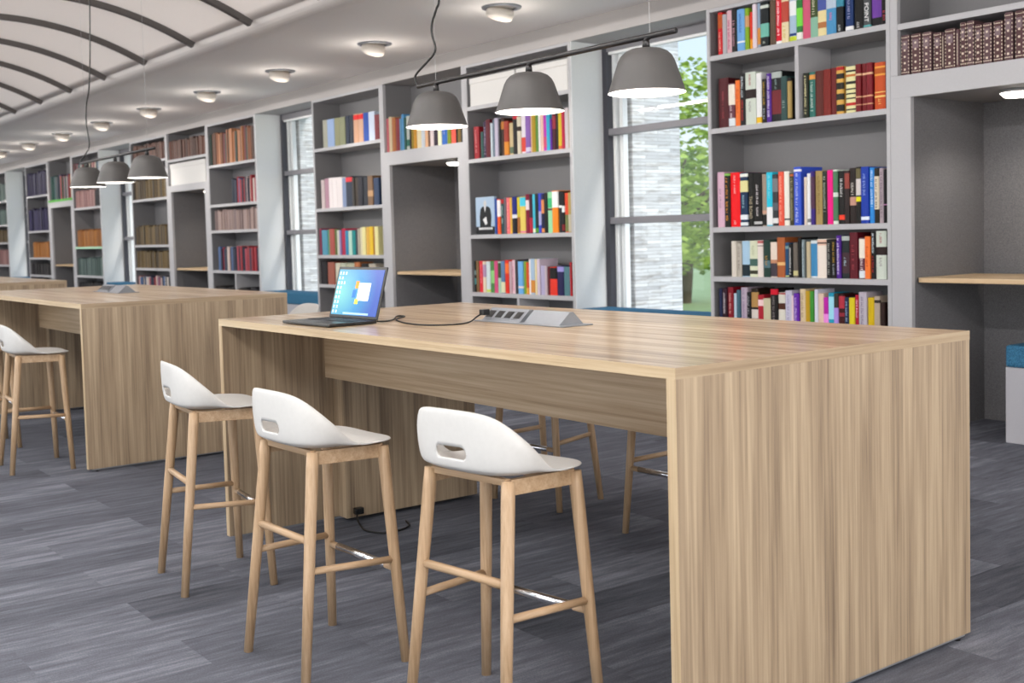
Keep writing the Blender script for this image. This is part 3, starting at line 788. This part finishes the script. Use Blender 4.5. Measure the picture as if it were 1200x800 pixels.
# gilt leather volumes on the ledge above the right alcove
VOL = [(35, 96, 280), (147, 75, 278), (235, 70, 276), (324, 59, 260), (391, 14, 255), (409, 79, 271), (494, 26, 258), (527, 41, 299), (575, 51, 301), (636, 46, 268), (694, 59, 268), (768, 63, 270), (844, 57, 325), (918, 61, 313), (990, 60, 290), (1062, 58, 296), (1132, 60, 285)]
for i, (x, w, h) in enumerate(VOL):
    x, w, h = x/1000, w/1000, min(h/1000, .312)
    if x < .066: w -= .066-x; x = .066
    d = .21
    lab = '%s brown leather volume with gilt spine, %s from left on ledge above right alcove' % ('slim' if w < .03 else ('tall' if h > .3 else 'thick' if w > .07 else 'short' if h < .27 else 'medium'), ORD[i])
    bm = bmesh.new(); n = 9
    pts = [(w, d), (0, d)]+[(w/2-w/2*math.cos(math.pi*k/n), .010-.010*math.sin(math.pi*k/n)) for k in range(n+1)]
    extrude_poly(bm, pts, 2, 0, h)
    t = tag(link('leather_volume', bm, bcol('54383a' if i % 2 else '5c4347'), None, False, (AL[0]+x, YW+.032, 2.5506)), lab, 'book', 'gilt leather volumes above the right alcove')
    g = bmesh.new()
    if w > .03:
        for k in range(11):
            for s in (.08, .92): box(g, w*s-.0032, w*s+.0032, .0035, .010, h*(.05+.088*k), h*(.05+.088*k)+.010)
        for k in range(5):
            zz = h*(.14+.16*k)
            box(g, w/2-.007, w/2+.007, -.0012, .002, zz-.007, zz+.007, .0)
        for zz in (.06, .93): box(g, w*.2, w*.8, -.0008, .004, h*zz, h*zz+.004)
    else:
        box(g, w/2-.002, w/2+.002, -.001, .002, h*.08, h*.9)
    link('gilt_tooling', g, bcol('d8c8b4'), t)
    lb = bmesh.new(); box(lb, w*.2, w*.8, -.0005, .003, h*.64, h*.86)
    if w > .03: link('title_label', lb, bcol('7a666c'), t)

# the many blurred books of the far bays: past counting, one object
PAL = {'mix': ['7c3038', '203c50', 'b8b0a0', '4a3a2c', '8c2028', '2c5048', 'd0c8b8', '503c58', '90602c', '182028', 'a84838', '60788c'],
       'brown': ['5a3c30', '6c483c', '4c342c', '64443a'], 'warm': ['52382c', 'b8805c', '5c3c2c', '8c5a40', '2c4038', '702830', '4a3c34'],
       'mauve': ['8c7874', '98827c', '7c6a68', 'a08c86'], 'olive': ['5c4c30', '4c4030', '6a5838', '3c3428'],
       'red': ['983038', 'c0a8a0', '506890', '882c34', '2c3044', 'a04450', 'c8c0b8', '202838'], 'orange': ['94602c', '885628', 'a0682e'],
       'blue': ['282444', '302a50', '242038'], 'green': ['4c5c58', '5c6c68', '404c4c'], 'pink': ['8c6a68', '7a5a58', '9a7874'], 'dark': ['242226', '34302e', '1c1c20']}
bm = bmesh.new(); cols = []
def far_row(x, z, f0, f1, h, pal, seed, full=WD):
    rnd = random.Random(seed)
    u = x+.05+(full-.1)*f0; end = x+.05+(full-.1)*f1
    while u < end-.03:
        w = rnd.uniform(.035, .07); hh = h*rnd.uniform(.9, 1.04)
        c = rnd.choice(PAL[pal])
        if c not in cols: cols.append(c)
        box(bm, u, min(u+w, end), YW+.03+rnd.uniform(0, .02), YW+.25, z+.0006, z+hh, 0, cols.index(c)); u += w+.002
def bay(j, rows, seed):
    for i, r in enumerate(rows): far_row(X0-j*WD, *r, seed*10+i)
bay(6, [(2.68, 0, 1, .50, 'warm'), (2.07, .45, 1, .38, 'red'), (1.67, .05, 1, .31, 'mauve'), (1.05, .08, 1, .36, 'red'), (.5, 0, 1, .3, 'dark')], 1)
bay(7, [(2.88, .02, .98, .31, 'brown')], 2)
bay(8, [(2.93, 0, 1, .3, 'brown'), (2.28, 0, 1, .34, 'olive'), (1.47, 0, 1, .34, 'olive'), (1.06, 0, 1, .30, 'olive'), (.60, 0, 1, .32, 'red')], 3)
bay(10, [(2.85, 0, 1, .3, 'mix'), (2.25, 0, .75, .34, 'pink'), (2.25, .76, 1, .34, 'dark'), (1.46, 0, 1, .34, 'orange'), (.88, 0, 1, .36, 'green'), (.45, 0, 1, .3, 'dark')], 4)
bay(11, [(2.43, .03, .97, .55, 'mix')], 5)
bay(12, [(2.63, 0, 1, .52, 'blue'), (1.84, 0, 1, .50, 'blue'), (1.24, .1, 1, .34, 'orange'), (.85, 0, 1, .26, 'dark')], 6)
bay(14, [(2.62, 0, 1, .42, 'green'), (2.04, 0, 1, .36, 'green'), (1.61, 0, 1, .30, 'olive'), (1.06, 0, 1, .36, 'pink')], 7)
bay(16, [(2.93, 0, 1, .3, 'mix'), (2.28, 0, 1, .36, 'mix'), (1.47, 0, 1, .36, 'brown')], 8)
tag(link('distant_books', bm, [bcol(c) for c in cols]), 'blurred rows of books filling the far bookcases', 'books', None, 'stuff')
tag(link('green_edging', B((X0-11*WD+.02, X0-10*WD-.02, YW-.006, YW+.001, 2.43, 2.475)), bcol('58b040')), 'bright green strip along the ledge of the farthest alcove', 'strip')
tag(link('pale_green_edging', B((X0-10*WD+.04, X0-9*WD-.04, YW-.006, YW+.001, 1.418, 1.459)), bcol('b0d8bc')), 'pale green strip along a far bookcase shelf under orange volumes', 'strip')
# ------------------------------------------------------------------ work tables
TX, TY, TW, TD, TZ = -2.2975, 2.302, 3.19, 1.477, 1.116
def make_table():
    t = thing('work_table', '', 'table', (0, 0, 0), group='long bar height work tables')
    W, D, Z = TW, TD, TZ
    tp = .032; th = .036
    top = link('top', B((-W+.0005, -.0005, .0015, D-.0015, Z-tp, Z), bev=.0015), WX, t)
    link('edge_band', B((-W, 0, -.0006, .0016, Z-tp-.0005, Z+.0001)), EDGE, top, False)
    link('edge_band', B((-.0006, .0006, .0, D, Z-tp-.0005, Z+.0001)), EDGEY, top)
    for x0, x1 in ((-W, -W+th), (-th, 0)):
        p = link('end_panel', B((x0, x1, .0015, D-.001, .02, Z-tp-.0006), bev=.001), WZ, t)
        link('edge_band', B((x0, x1, -.0006, .0015, .02, Z-tp-.0006)), EDGEZ, p)
        link('levelling_rail', B((x0+.004, x1-.004, .03, D-.03, .012, .0195)), STEEL, p)
        for y in (.06, D-.06): link('levelling_foot', lathe(bmesh.new(), [(0, 0.0003), (.013, .0003), (.013, .005), (.006, .006), (.006, .0125), (0, .0125)], 14, ((x0+x1)/2, y, 0)), BLACK, p)
    # apron and the cable chase standing against the end panels
    link('apron', B((-W+th, -th, .565, .590, .772, Z-tp-.0006), bev=.001), WXA, t)
    link('cable_chase', B((-W+th, -W+th+.085, .62, D-.012, .02, Z-tp-.001), bev=.0015), WZ, t)
    link('cable_chase', B((-th-.085, -th, .62, D-.012, .02, Z-tp-.001), bev=.0015), WZ, t)
    return t
tabs = []
for k, lab in enumerate(['large oak veneer work table in front with laptop on it', 'oak veneer work table behind the front one, second along the room', 'farthest oak veneer work table at the left edge']):
    o = make_table() if k == 0 else copy_tree(tabs[0])
    o.location = (TX-5.4355*k, TY, 0); o['label'] = lab; tabs.append(o)

# desktop power hubs
def make_hub():
    t = thing('power_hub', '', 'power outlet', (0, 0, 0), group='pop up power hubs on the tables')
    link('tray', B((-.345, .275, -.075, .095, .0003, .006), bev=.002), STEEL, t)
    def prism(x0, x1): return extrude_poly(bmesh.new(), [(-.055, .0062), (.075, .0062), (.022, .058), (.004, .058)], 0, x0, x1)
    a = link('socket_housing', prism(-.31, -.035), STEEL, t)
    ang = math.atan2(.052, .059)
    for k in range(4):
        fr = B((-.029, .029, -.027, .027, 0, .002), bev=.0005); so = B((-.022, .022, -.02, .02, .0015, .0035))
        M = Matrix.Translation((-.275+.067*k, -.0255, .0321)) @ Matrix.Rotation(ang, 4, 'X')
        for b_, nm, mt in ((fr, 'socket_frame', WHITE), (so, 'socket', BLACK)):
            for v in b_.verts: v.co = M @ v.co
        f = link('socket_frame', fr, STEEL, a); link('socket', so, BLACK, f)
    link('blank_housing', prism(-.005, .235), STEEL, t)
    return t
hub = None
for k, lab in enumerate(['steel pop up power hub with four sockets on the front table', 'small steel power hub on the second table', 'steel power hub on the farthest table']):
    o = hub = make_hub() if k == 0 else hub
    if k: o = copy_tree(hub)
    o.location = (TX-TW/2-5.4355*k, TY+.755, TZ); o['label'] = lab

# laptop
t = thing('laptop', 'open black laptop showing a blue desktop on the front table', 'laptop', (-4.487, 2.624, TZ), R(2))
LW, LD, LH = .42, .245, .245
bs = link('base', B((-LW, 0, -LD, .004, .003, .016), bev=.003), BLACK, t)
link('keyboard', B((-LW+.03, -.03, -.135, -.02, .0155, .0165)), plain('keyboard_deck', '1d2024', .4), bs)
ks = bmesh.new()
for r_ in range(5):
    for c_ in range(14): box(ks, -LW+.036+.0250*c_, -LW+.036+.0250*c_+.021, -.131+.0215*r_, -.131+.0215*r_+.018, .0162, .0185)
link('keys', ks, plain('keycaps', '26292e', .5), bs)
link('trackpad', B((-LW/2-.055, -LW/2+.055, -.225, -.15, .0156, .0164)), plain('trackpad', '3a3d42', .3), bs)
lid = bpy.data.objects.new('lid', None)
tilt = R(-16)
def lidbox(name, b_, mt, parent):
    M = Matrix.Translation((0, .002, .0165)) @ Matrix.Rotation(tilt, 4, 'X')
    for v in b_.verts: v.co = M @ v.co
    return link(name, b_, mt, parent)
ld = lidbox('screen_lid', B((-LW, 0, 0, .008, 0, LH), bev=.003), BLACK, t)
def screen_mat():
    m, nt, b = new_mat('desktop_screen'); N, L = nt.nodes.new, nt.links.new
    tc = N('ShaderNodeTexCoord')
    gr = N('ShaderNodeTexGradient'); gr.gradient_type = 'SPHERICAL'
    mp = N('ShaderNodeMapping'); mp.inputs['Location'].default_value = (1.15, 0, -.55); mp.inputs['Scale'].default_value = (3.2, 0, 4.2)
    L(tc.outputs['Object'], mp.inputs['Vector']); L(mp.outputs[0], gr.inputs['Vector'])
    cr = N('ShaderNodeValToRGB'); e = cr.color_ramp.elements
    e[0].color = lin('3563d0'); e[1].color = lin('8df0e8'); k = e.new(.4); k.color = lin('38a4e4'); k.position = .42
    L(gr.outputs['Fac'], cr.inputs['Fac'])
    L(cr.outputs['Color'], b.inputs['Emission Color']); b.inputs['Emission Strength'].default_value = 1.0
    b.inputs['Base Color'].default_value = (.01, .01, .01, 1); b.inputs['Roughness'].default_value = .25
    return m
sc = lidbox('display', B((-LW+.014, -.014, -.0012, .001, .014, LH-.014)), screen_mat(), ld)
ic = bmesh.new()
rnd = random.Random(5)
for r_ in range(9):
    for c_ in range(3 if r_ < 3 else 2):
        if c_ == 2 and r_ % 2: continue
        x = -LW+.024+.026*c_; z = LH-.034-.023*r_
        box(ic, x, x+.010, -.0018, -.0008, z, z+.008)
        box(ic, x-.002, x+.013, -.0018, -.0008, z-.0045, z-.0025)
lidbox('desktop_icons', ic, emit('icon_white', 'e4eefb', .8), sc)
lidbox('dialog_window', B((-.205, -.105, -.0018, -.0008, .085, .168)), emit('window_white', 'e8eef8', .9), sc)
lidbox('dialog_line', B((-.200, -.110, -.0022, -.0012, .138, .1395)), emit('window_grey', 'a0a8b8', .7), sc)
lidbox('wallpaper_orange', B((-.235, -.207, -.0018, -.0008, .142, .176)), emit('w_orange', 'f08a30', .9), sc)
lidbox('wallpaper_blue', B((-.250, -.222, -.0018, -.0008, .098, .134)), emit('w_blue', '2868c8', .9), sc)
lidbox('wallpaper_yellow', B((-.218, -.190, -.0019, -.0009, .068, .092)), emit('w_yellow', 'e8d040', .9), sc)
lidbox('dock', B((-.30, -.08, -.0018, -.0008, .018, .027)), emit('w_dock', '9fc4dc', .6), sc)

# power lead from laptop to hub
bm = bmesh.new()
tube(bm, smooth_path([(-4.505, 2.640, TZ+.010), (-4.53, 2.71, TZ+.006), (-4.64, 2.81, TZ+.004), (-4.77, 2.90, TZ+.004), (-4.79, 2.935, TZ+.004), (-4.74, 2.93, TZ+.004), (-4.62, 2.81, TZ+.004), (-4.46, 2.735, TZ+.004), (-4.332, 2.70, TZ+.004), (-4.205, 2.70, TZ+.004), (-4.13, 2.76, TZ+.004), (-4.125, 2.87, TZ+.006), (-4.155, 2.945, TZ+.028), (-4.168, 2.99, TZ+.040)], 8), .0036, 8)
c = tag(link('power_cable', bm, CABLE, None, True), 'black lead running from laptop to power hub', 'cable')
link('plug', B((-4.182, -4.152, 2.972, 3.012, TZ+.030, TZ+.056), bev=.004), BLACK, c)
# adapter lead lying on the carpet under the front table
bm = bmesh.new()
tube(bm, smooth_path([(-5.345, 2.98, .055), (-5.31, 2.95, .035), (-5.24, 2.93, .006), (-5.12, 2.90, .006), (-5.02, 2.96, .006), (-5.05, 3.10, .006), (-5.16, 3.16, .006)], 6), .005, 8)
c = tag(link('floor_cable', bm, CABLE, None, True), 'black lead and plug on the carpet under the front table', 'cable')
link('plug', B((-5.362, -5.325, 2.955, 3.005, .04, .075), bev=.006), BLACK, c)

# ------------------------------------------------------------------ stools
def shell_mesh():
    bm = bmesh.new()
    NP, N1, N2 = 48, 8, 8
    hw, fd, rd = .222, .20, .185
    rows = []
    def rim(phi):
        c, s = math.cos(phi), math.sin(phi)     # s>0 front (+y)
        n = 3.9 if s > 0 else 3.2
        dd = fd if s > 0 else rd
        wv = hw*(1.04 if s > 0 else 1.0)
        r = (abs(c/wv)**n+abs(s/dd)**n)**(-1/n)
        return r*c, r*s
    def hgt(phi):
        a = abs(((phi-math.radians(270)+math.pi) % (2*math.pi))-math.pi)   # angle from the rear
        t = min(1, max(0, (a-math.radians(42))/math.radians(56)))
        return .180*(1-t*t*(3-2*t))**1.1*(1-.10*min(1, a/math.radians(48))**4)
    grid = []
    for i in range(1, N1+1):
        q = i/N1
        row = []
        for k in range(NP):
            phi = 2*math.pi*k/NP; x, y = rim(phi); h = hgt(phi)
            z = -.012*(1-q**2)-(.010*max(0, math.sin(phi))**2*max(0, q-.6)/.4)
            z += min(1, h/.05)*.014*max(0, (q-.7)/.3)**2
            row.append(bm.verts.new((x*q, y*q, z)))
        grid.append(row)
    for i in range(1, N2+1):
        q = i/N2
        row = []
        for k in range(NP):
            phi = 2*math.pi*k/NP; x, y = rim(phi); h = hgt(phi)
            out = 1+(.20*min(1, h/.09))*(1-(1-q)**2)*.45
            rnd_ = 1-.06*(max(0, q-.75)/.25)**2*min(1, h/.12)
            z = (min(1, h/.05)*.014)+h*q*q*(1.35-.35*q) if h > .0005 else -.010*max(0, math.sin(phi))**2-.003*q
            row.append(bm.verts.new((x*out*(rnd_ if abs(math.cos(phi)) > .4 else 1), y*out if h > .0005 else y*(1+.01*q), z)))
        grid.append(row)
    c = bm.verts.new((0, 0, -.012))
    for k in range(NP): bm.faces.new((c, grid[0][k], grid[0][(k+1) % NP]))
    for a, b in zip(grid, grid[1:]):
        for k in range(NP):
            bm.faces.new((a[k], b[k], b[(k+1) % NP], a[(k+1) % NP]))
    bmesh.ops.recalc_face_normals(bm, faces=bm.faces)
    me = bpy.data.meshes.new('seat_shell'); bm.to_mesh(me); bm.free()
    o = bpy.data.objects.new('tmp_shell', me); COL.objects.link(o)
    so = o.modifiers.new('s', 'SOLIDIFY'); so.thickness = .009; so.offset = 0
    ss = o.modifiers.new('d', 'SUBSURF'); ss.levels = 1; ss.render_levels = 1
    # grip slot through the lower back
    cb = bmesh.new(); pts = []
    for k in range(16):
        a = 2*math.pi*k/16
        pts.append((.046*(1 if math.cos(a) > 0 else -1)+.022*math.cos(a), .062+.020*math.sin(a)))
    extrude_poly(cb, pts, 1, -.40, -.12)
    bmesh.ops.recalc_face_normals(cb, faces=cb.faces)
    cm = bpy.data.meshes.new('cut'); cb.to_mesh(cm); cb.free()
    co = bpy.data.objects.new('tmp_cut', cm); COL.objects.link(co)
    bo = o.modifiers.new('b', 'BOOLEAN'); bo.object = co; bo.operation = 'DIFFERENCE'; bo.solver = 'EXACT'
    dg = bpy.context.evaluated_depsgraph_get()
    res = bpy.data.meshes.new_from_object(o.evaluated_get(dg))
    bpy.data.objects.remove(o); bpy.data.objects.remove(co)
    for p in res.polygons: p.use_smooth = True
    res.name = 'seat_shell'
    return res
SZ = .792
def make_stool():
    t = thing('bar_stool', '', 'stool', group='white shell bar stools with ash legs')
    sh = link_me('seat', shell_mesh(), PLASTIC, t, (0, 0, SZ))
    legs = {'FL': ((-.258, .165, 0), (-.198, .135, .768)), 'FR': ((.258, .165, 0), (.198, .135, .768)),
            'RL': ((-.216, -.212, 0), (-.172, -.130, .776)), 'RR': ((.216, -.212, 0), (.172, -.130, .776))}
    for k in legs:
        a, b = Vector(legs[k][0]), Vector(legs[k][1])
        link('leg', tube(bmesh.new(), [a, a+(b-a)*.5, a+(b-a)*.93, b], [.0165, .0195, .0215, .0205], 18), LEGW, t, True)
    def on(k, z):
        a, b = Vector(legs[k][0]), Vector(legs[k][1]); return a+(b-a)*(z/b.z)
    def bar(k1, k2, z1, z2, mt, r=.0125):
        return link('stretcher', tube(bmesh.new(), [on(k1, z1), on(k2, z2)], r, 14), mt, t, True)
    bar('RL', 'RR', .475, .475, LEGX, .0135)
    bar('FL', 'RL', .365, .375, LEGY); bar('FR', 'RR', .365, .375, LEGY)
    f = bar('FL', 'FR', .33, .33, LEGX)
    p, q = on('FL', .33), on('FR', .33)
    link('foot_plate', tube(bmesh.new(), [p+(q-p)*.14, p+(q-p)*.86], .0142, 16), CHROME, f, True)
    fr = bmesh.new()
    def rail(a, b, h=.026, w=.010):
        a, b = Vector(a), Vector(b); d = (b-a).normalized(); s = Vector((-d.y, d.x, 0))*w
        v = [bm_.verts.new(x) for bm_ in (fr,) for x in (a-s, b-s, b+s, a+s)]
        v2 = [fr.verts.new(x.co-Vector((0, 0, h*1.8))) for x in v]
        fr.faces.new(v); fr.faces.new(v2[::-1])
        for k in range(4): fr.faces.new((v[k], v2[k], v2[(k+1) % 4], v[(k+1) % 4]))
    zt = .779
    rail((-.19, .13, zt-.003), (.19, .13, zt-.003)); rail((-.165, -.125, zt+.002), (.165, -.125, zt+.002), .011)
    rail((-.192, .13, zt-.004), (-.168, -.12, zt)); rail((.192, .13, zt-.004), (.168, -.12, zt))
    link('seat_frame', fr, LEGX, t)
    return t
st = make_stool()
spots = [(-2.892, 2.115, 8, 'white bar stool nearest the camera, first of three at the front table'),
         (-3.715, 1.928, 1.7, 'middle white bar stool of the three along the front table'),
         (-4.898, 2.015, -7.5, 'white bar stool at the left end of the front table'),
         (-8.22, 2.12, -4, 'white bar stool at the second table, seat fully in view'),
         (-9.36, 2.06, -3, 'white bar stool cut by the left edge, at the second table'),
         (-5.042, 4.02, 186.5, 'bar stool on the far side of the front table, three legs in view'),
         (-3.965, 4.03, 182, 'bar stool behind the front table, one leg seen beside its right end panel'),
         (-8.40, 4.12, 180, 'bar stool behind the second table, only its white back rim showing')]
for i, (x, y, a, lab) in enumerate(spots):
    o = st if i == 0 else copy_tree(st)
    o.location = (x, y, 0); o.rotation_euler.z = R(a); o['label'] = lab

# ------------------------------------------------------------------ pendant lamps
BULB = emit('lamp_diffuser_glow', 'fff4e6', 2.2)
def make_pendant(cable_pts, label, cx):
    t = thing('pendant_lamp', label, 'lamp', (cx, 3.04, -.03 if cx < -6 else 0), group='three shade rail pendants over the tables')
    zr = 2.222
    link('rail', tube(bmesh.new(), [(-.865, 0, zr), (.865, 0, zr)], .011, 14), DARK, t, True)
    for dx in (-.71, 0, .71):
        bm = bmesh.new(); zt = 2.178; c = (dx, 0, 2.015)
        prof = [(.0, .166), (.03, .1655), (.058, .161), (.080, .151), (.096, .136), (.107, .115), (.116, .088), (.1315, .042), (.1455, 0)]
        lathe(bm, prof, 48, c)
        sh = link('shade', bm, SHADE, t, True)
        bm = bmesh.new()
        lathe(bm, [(.1455, 0)]+[(max(0, r-.004), z-.004 if r > .01 else z-.006) for r, z in prof[::-1]][1:], 48, c)
        link('shade_lining', bm, SHADEIN, sh, True)
        bm = bmesh.new(); lathe(bm, [(0, .050), (.06, .048), (.062, .075), (0, .077)], 24, c); link('diffuser', bm, BULB, sh, True)
        bm = bmesh.new(); tube(bm, smooth_path([(dx, 0, zt), (dx, 0, zt+.02), (dx+.004, 0, zt+.036), (dx+.03, 0, zr)], 4), .010, 12)
        lathe(bm, [(0, .195), (.012, .195), (.014, .185), (.015, .166), (0, .164)], 16, c)
        link('stem', bm, DARK, t, True)
    link('cable', tube(bmesh.new(), smooth_path(cable_pts, 8), .0055, 8), CABLE, t, True)
    for dx in (-.71, .73): link('suspension_wire', tube(bmesh.new(), [(dx, 0, zr), (dx, 0, 3.80)], .0009, 5), plain('thin_wire', 'a8a8a8', .4), t)
    bm = bmesh.new(); lathe(bm, [(0, 0), (.05, 0), (.05, -.03), (0, -.03)], 24, (cable_pts[-1][0], 0, 3.874)); link('ceiling_cup', bm, DARK, t)
    return t
cx1, cx2 = -3.865, -9.155
make_pendant([(-.865, 0, 2.222), (-.885, 0, 2.25), (-.880, 0, 2.280), (-.80, 0, 2.318), (-.722, 0, 2.355), (-.706, 0, 2.389), (-.73, 0, 2.45), (-.727, 0, 2.50), (-.69, 0, 2.556), (-.66, 0, 2.62), (-.67, 0, 2.9), (-.65, 0, 3.3), (-.66, 0, 3.86)],
             'grey rail pendant with three shades above the front table', cx1)
make_pendant([(-.825-.04, 0, 2.222), (-.875, 0, 2.245), (-.84, 0, 2.252), (-.74, 0, 2.29), (-.64, 0, 2.335), (-.629, 0, 2.40), (-.676, 0, 2.545), (-.655, 0, 2.685), (-.567, 0, 2.815), (-.50, 0, 3.08), (-.45, 0, 3.48), (-.44, 0, 3.86)],
             'smaller looking grey rail pendant with three shades above the second table', cx2)

# ------------------------------------------------------------------ light and camera
def area(name, loc, rot, sx, sy, power, col=(1, 1, 1)):
    l = bpy.data.lights.new(name, 'AREA'); l.shape = 'RECTANGLE'; l.size = sx; l.size_y = sy; l.energy = power; l.color = col
    o = bpy.data.objects.new(name, l); COL.objects.link(o); o.location = loc; o.rotation_euler = [R(v) for v in rot]
    return o
def spot(name, loc, power, ang, col=(1, .93, .84), aim=None, r=.05):
    l = bpy.data.lights.new(name, 'SPOT'); l.energy = power; l.spot_size = R(ang); l.spot_blend = .6; l.color = col; l.shadow_soft_size = r
    o = bpy.data.objects.new(name, l); COL.objects.link(o); o.location = loc
    if aim: o.rotation_euler = (Vector(aim)-Vector(loc)).to_track_quat('-Z', 'Y').to_euler()
    return o
def point(name, loc, power, col=(1, .95, .88), r=.04):
    l = bpy.data.lights.new(name, 'POINT'); l.energy = power; l.color = col; l.shadow_soft_size = r
    o = bpy.data.objects.new(name, l); COL.objects.link(o); o.location = loc
    return o
# unseen area lights added as fill from the near side and the room end
for x in (-30, -21, -12, -3.2):
    area('window_daylight', (x, -4.6, 1.9), (90, 0, 0), 7.0, 2.9, 120 if x > -5 else 70, (1, .985, .96))
area('end_window_daylight', (3.4, 2.0, 1.9), (90, 0, 90), 6.5, 2.9, 270, (1, .985, .96))
for cx in (cx1, cx2):
    for dx in (-.71, 0, .71): point('pendant_bulb', (cx+dx, 3.04, 2.04), 9)
for k in range(13):
    spot('downlight_beam', (-8.25-2.2*k+.04, 6.2, ZC-.13), 85, 95, aim=(-8.1-2.2*k, 7.0, 1.2))
for x, lf in zip(AL, (.44, .62, .6, .6)): spot('alcove_beam', (x+WD*lf, YW+.33, 2.27), 16, 130, aim=(x+WD*(lf-.1), YW+.5, 1.0))

# added fill lights under the ceiling on the camera side of the vault
for x in (-30, -20, -11, -3): area('ceiling_panel_light', (x, -.6, ZC-.01), (0, 0, 0), 7.5, 1.2, 210, (1, .975, .94))
for x in (-32, -22, -12, -2.5): area('cove_light', (x, 1.60, 3.545), (0, 0, 0), 9.6, .07, 280, (1, .97, .945)).rotation_euler.x = R(90+22)  # added strips that brighten the vault, no fixture there
for k in range(13): point('downlight_scatter', (-8.25-2.2*k, 6.2, ZC-.34), 6, (1, .94, .86), .08)  # added points hung below the downlights to brighten the flat ceiling
sun = bpy.data.lights.new('sun', 'SUN'); sun.energy = 2.4; sun.angle = R(12); sun.color = (1, .97, .92)
so_ = bpy.data.objects.new('sun', sun); COL.objects.link(so_)
so_.rotation_euler = Vector((1, .25, .8)).to_track_quat('Z', 'Y').to_euler()
w = bpy.data.worlds.new('sky'); SC.world = w; w.use_nodes = True
nt = w.node_tree; N, L = nt.nodes.new, nt.links.new
bg = nt.nodes['Background']; tc = N('ShaderNodeTexCoord'); sp = N('ShaderNodeSeparateXYZ'); cr = N('ShaderNodeValToRGB')
L(tc.outputs['Generated'], sp.inputs[0]); L(sp.outputs[2], cr.inputs['Fac'])
e = cr.color_ramp.elements
e[0].position = 0; e[0].color = lin('f4f6f4'); e[1].position = .5; e[1].color = lin('a9cdf0'); k = e.new(.12); k.color = lin('d3e6f6')
L(cr.outputs['Color'], bg.inputs['Color']); bg.inputs['Strength'].default_value = 1.3

cam = bpy.data.cameras.new('camera'); co = bpy.data.objects.new('camera', cam); COL.objects.link(co)
yaw, pitch, roll, fpx, cxp, cyp = 52.943, -3.2179, -1.5001, 1353.81, 599.77, 349.54
a, b, c = R(yaw), R(pitch), R(roll)
fw = Vector((-math.sin(a), math.cos(a), 0)); rt = Vector((math.cos(a), math.sin(a), 0)); up = Vector((0, 0, 1))
fw2 = fw*math.cos(b)+up*math.sin(b); up2 = up*math.cos(b)-fw*math.sin(b)
r2 = rt*math.cos(c)+up2*math.sin(c); u2 = up2*math.cos(c)-rt*math.sin(c)
M = Matrix((r2, u2, -fw2)).transposed().to_4x4(); M.translation = (0, 0, 1.505)
co.matrix_world = M
cam.sensor_width = 36; cam.lens = fpx/1200*36
cam.shift_x = (600-cxp)/1200; cam.shift_y = (cyp-400)/1200
cam.clip_start = .05; cam.clip_end = 300
cam.dof.use_dof = True; cam.dof.focus_distance = 4.7; cam.dof.aperture_fstop = 3.9
SC.camera = co
SC.view_settings.view_transform = 'Standard'; SC.view_settings.look = 'None'
SC.view_settings.exposure = 0.0; SC.view_settings.gamma = 1; SC.view_settings.use_curve_mapping = False
SC.cycles.use_denoising = True
SC.cycles.max_bounces = 8; SC.cycles.diffuse_bounces = 5
SC.cycles.sample_clamp_indirect = 6
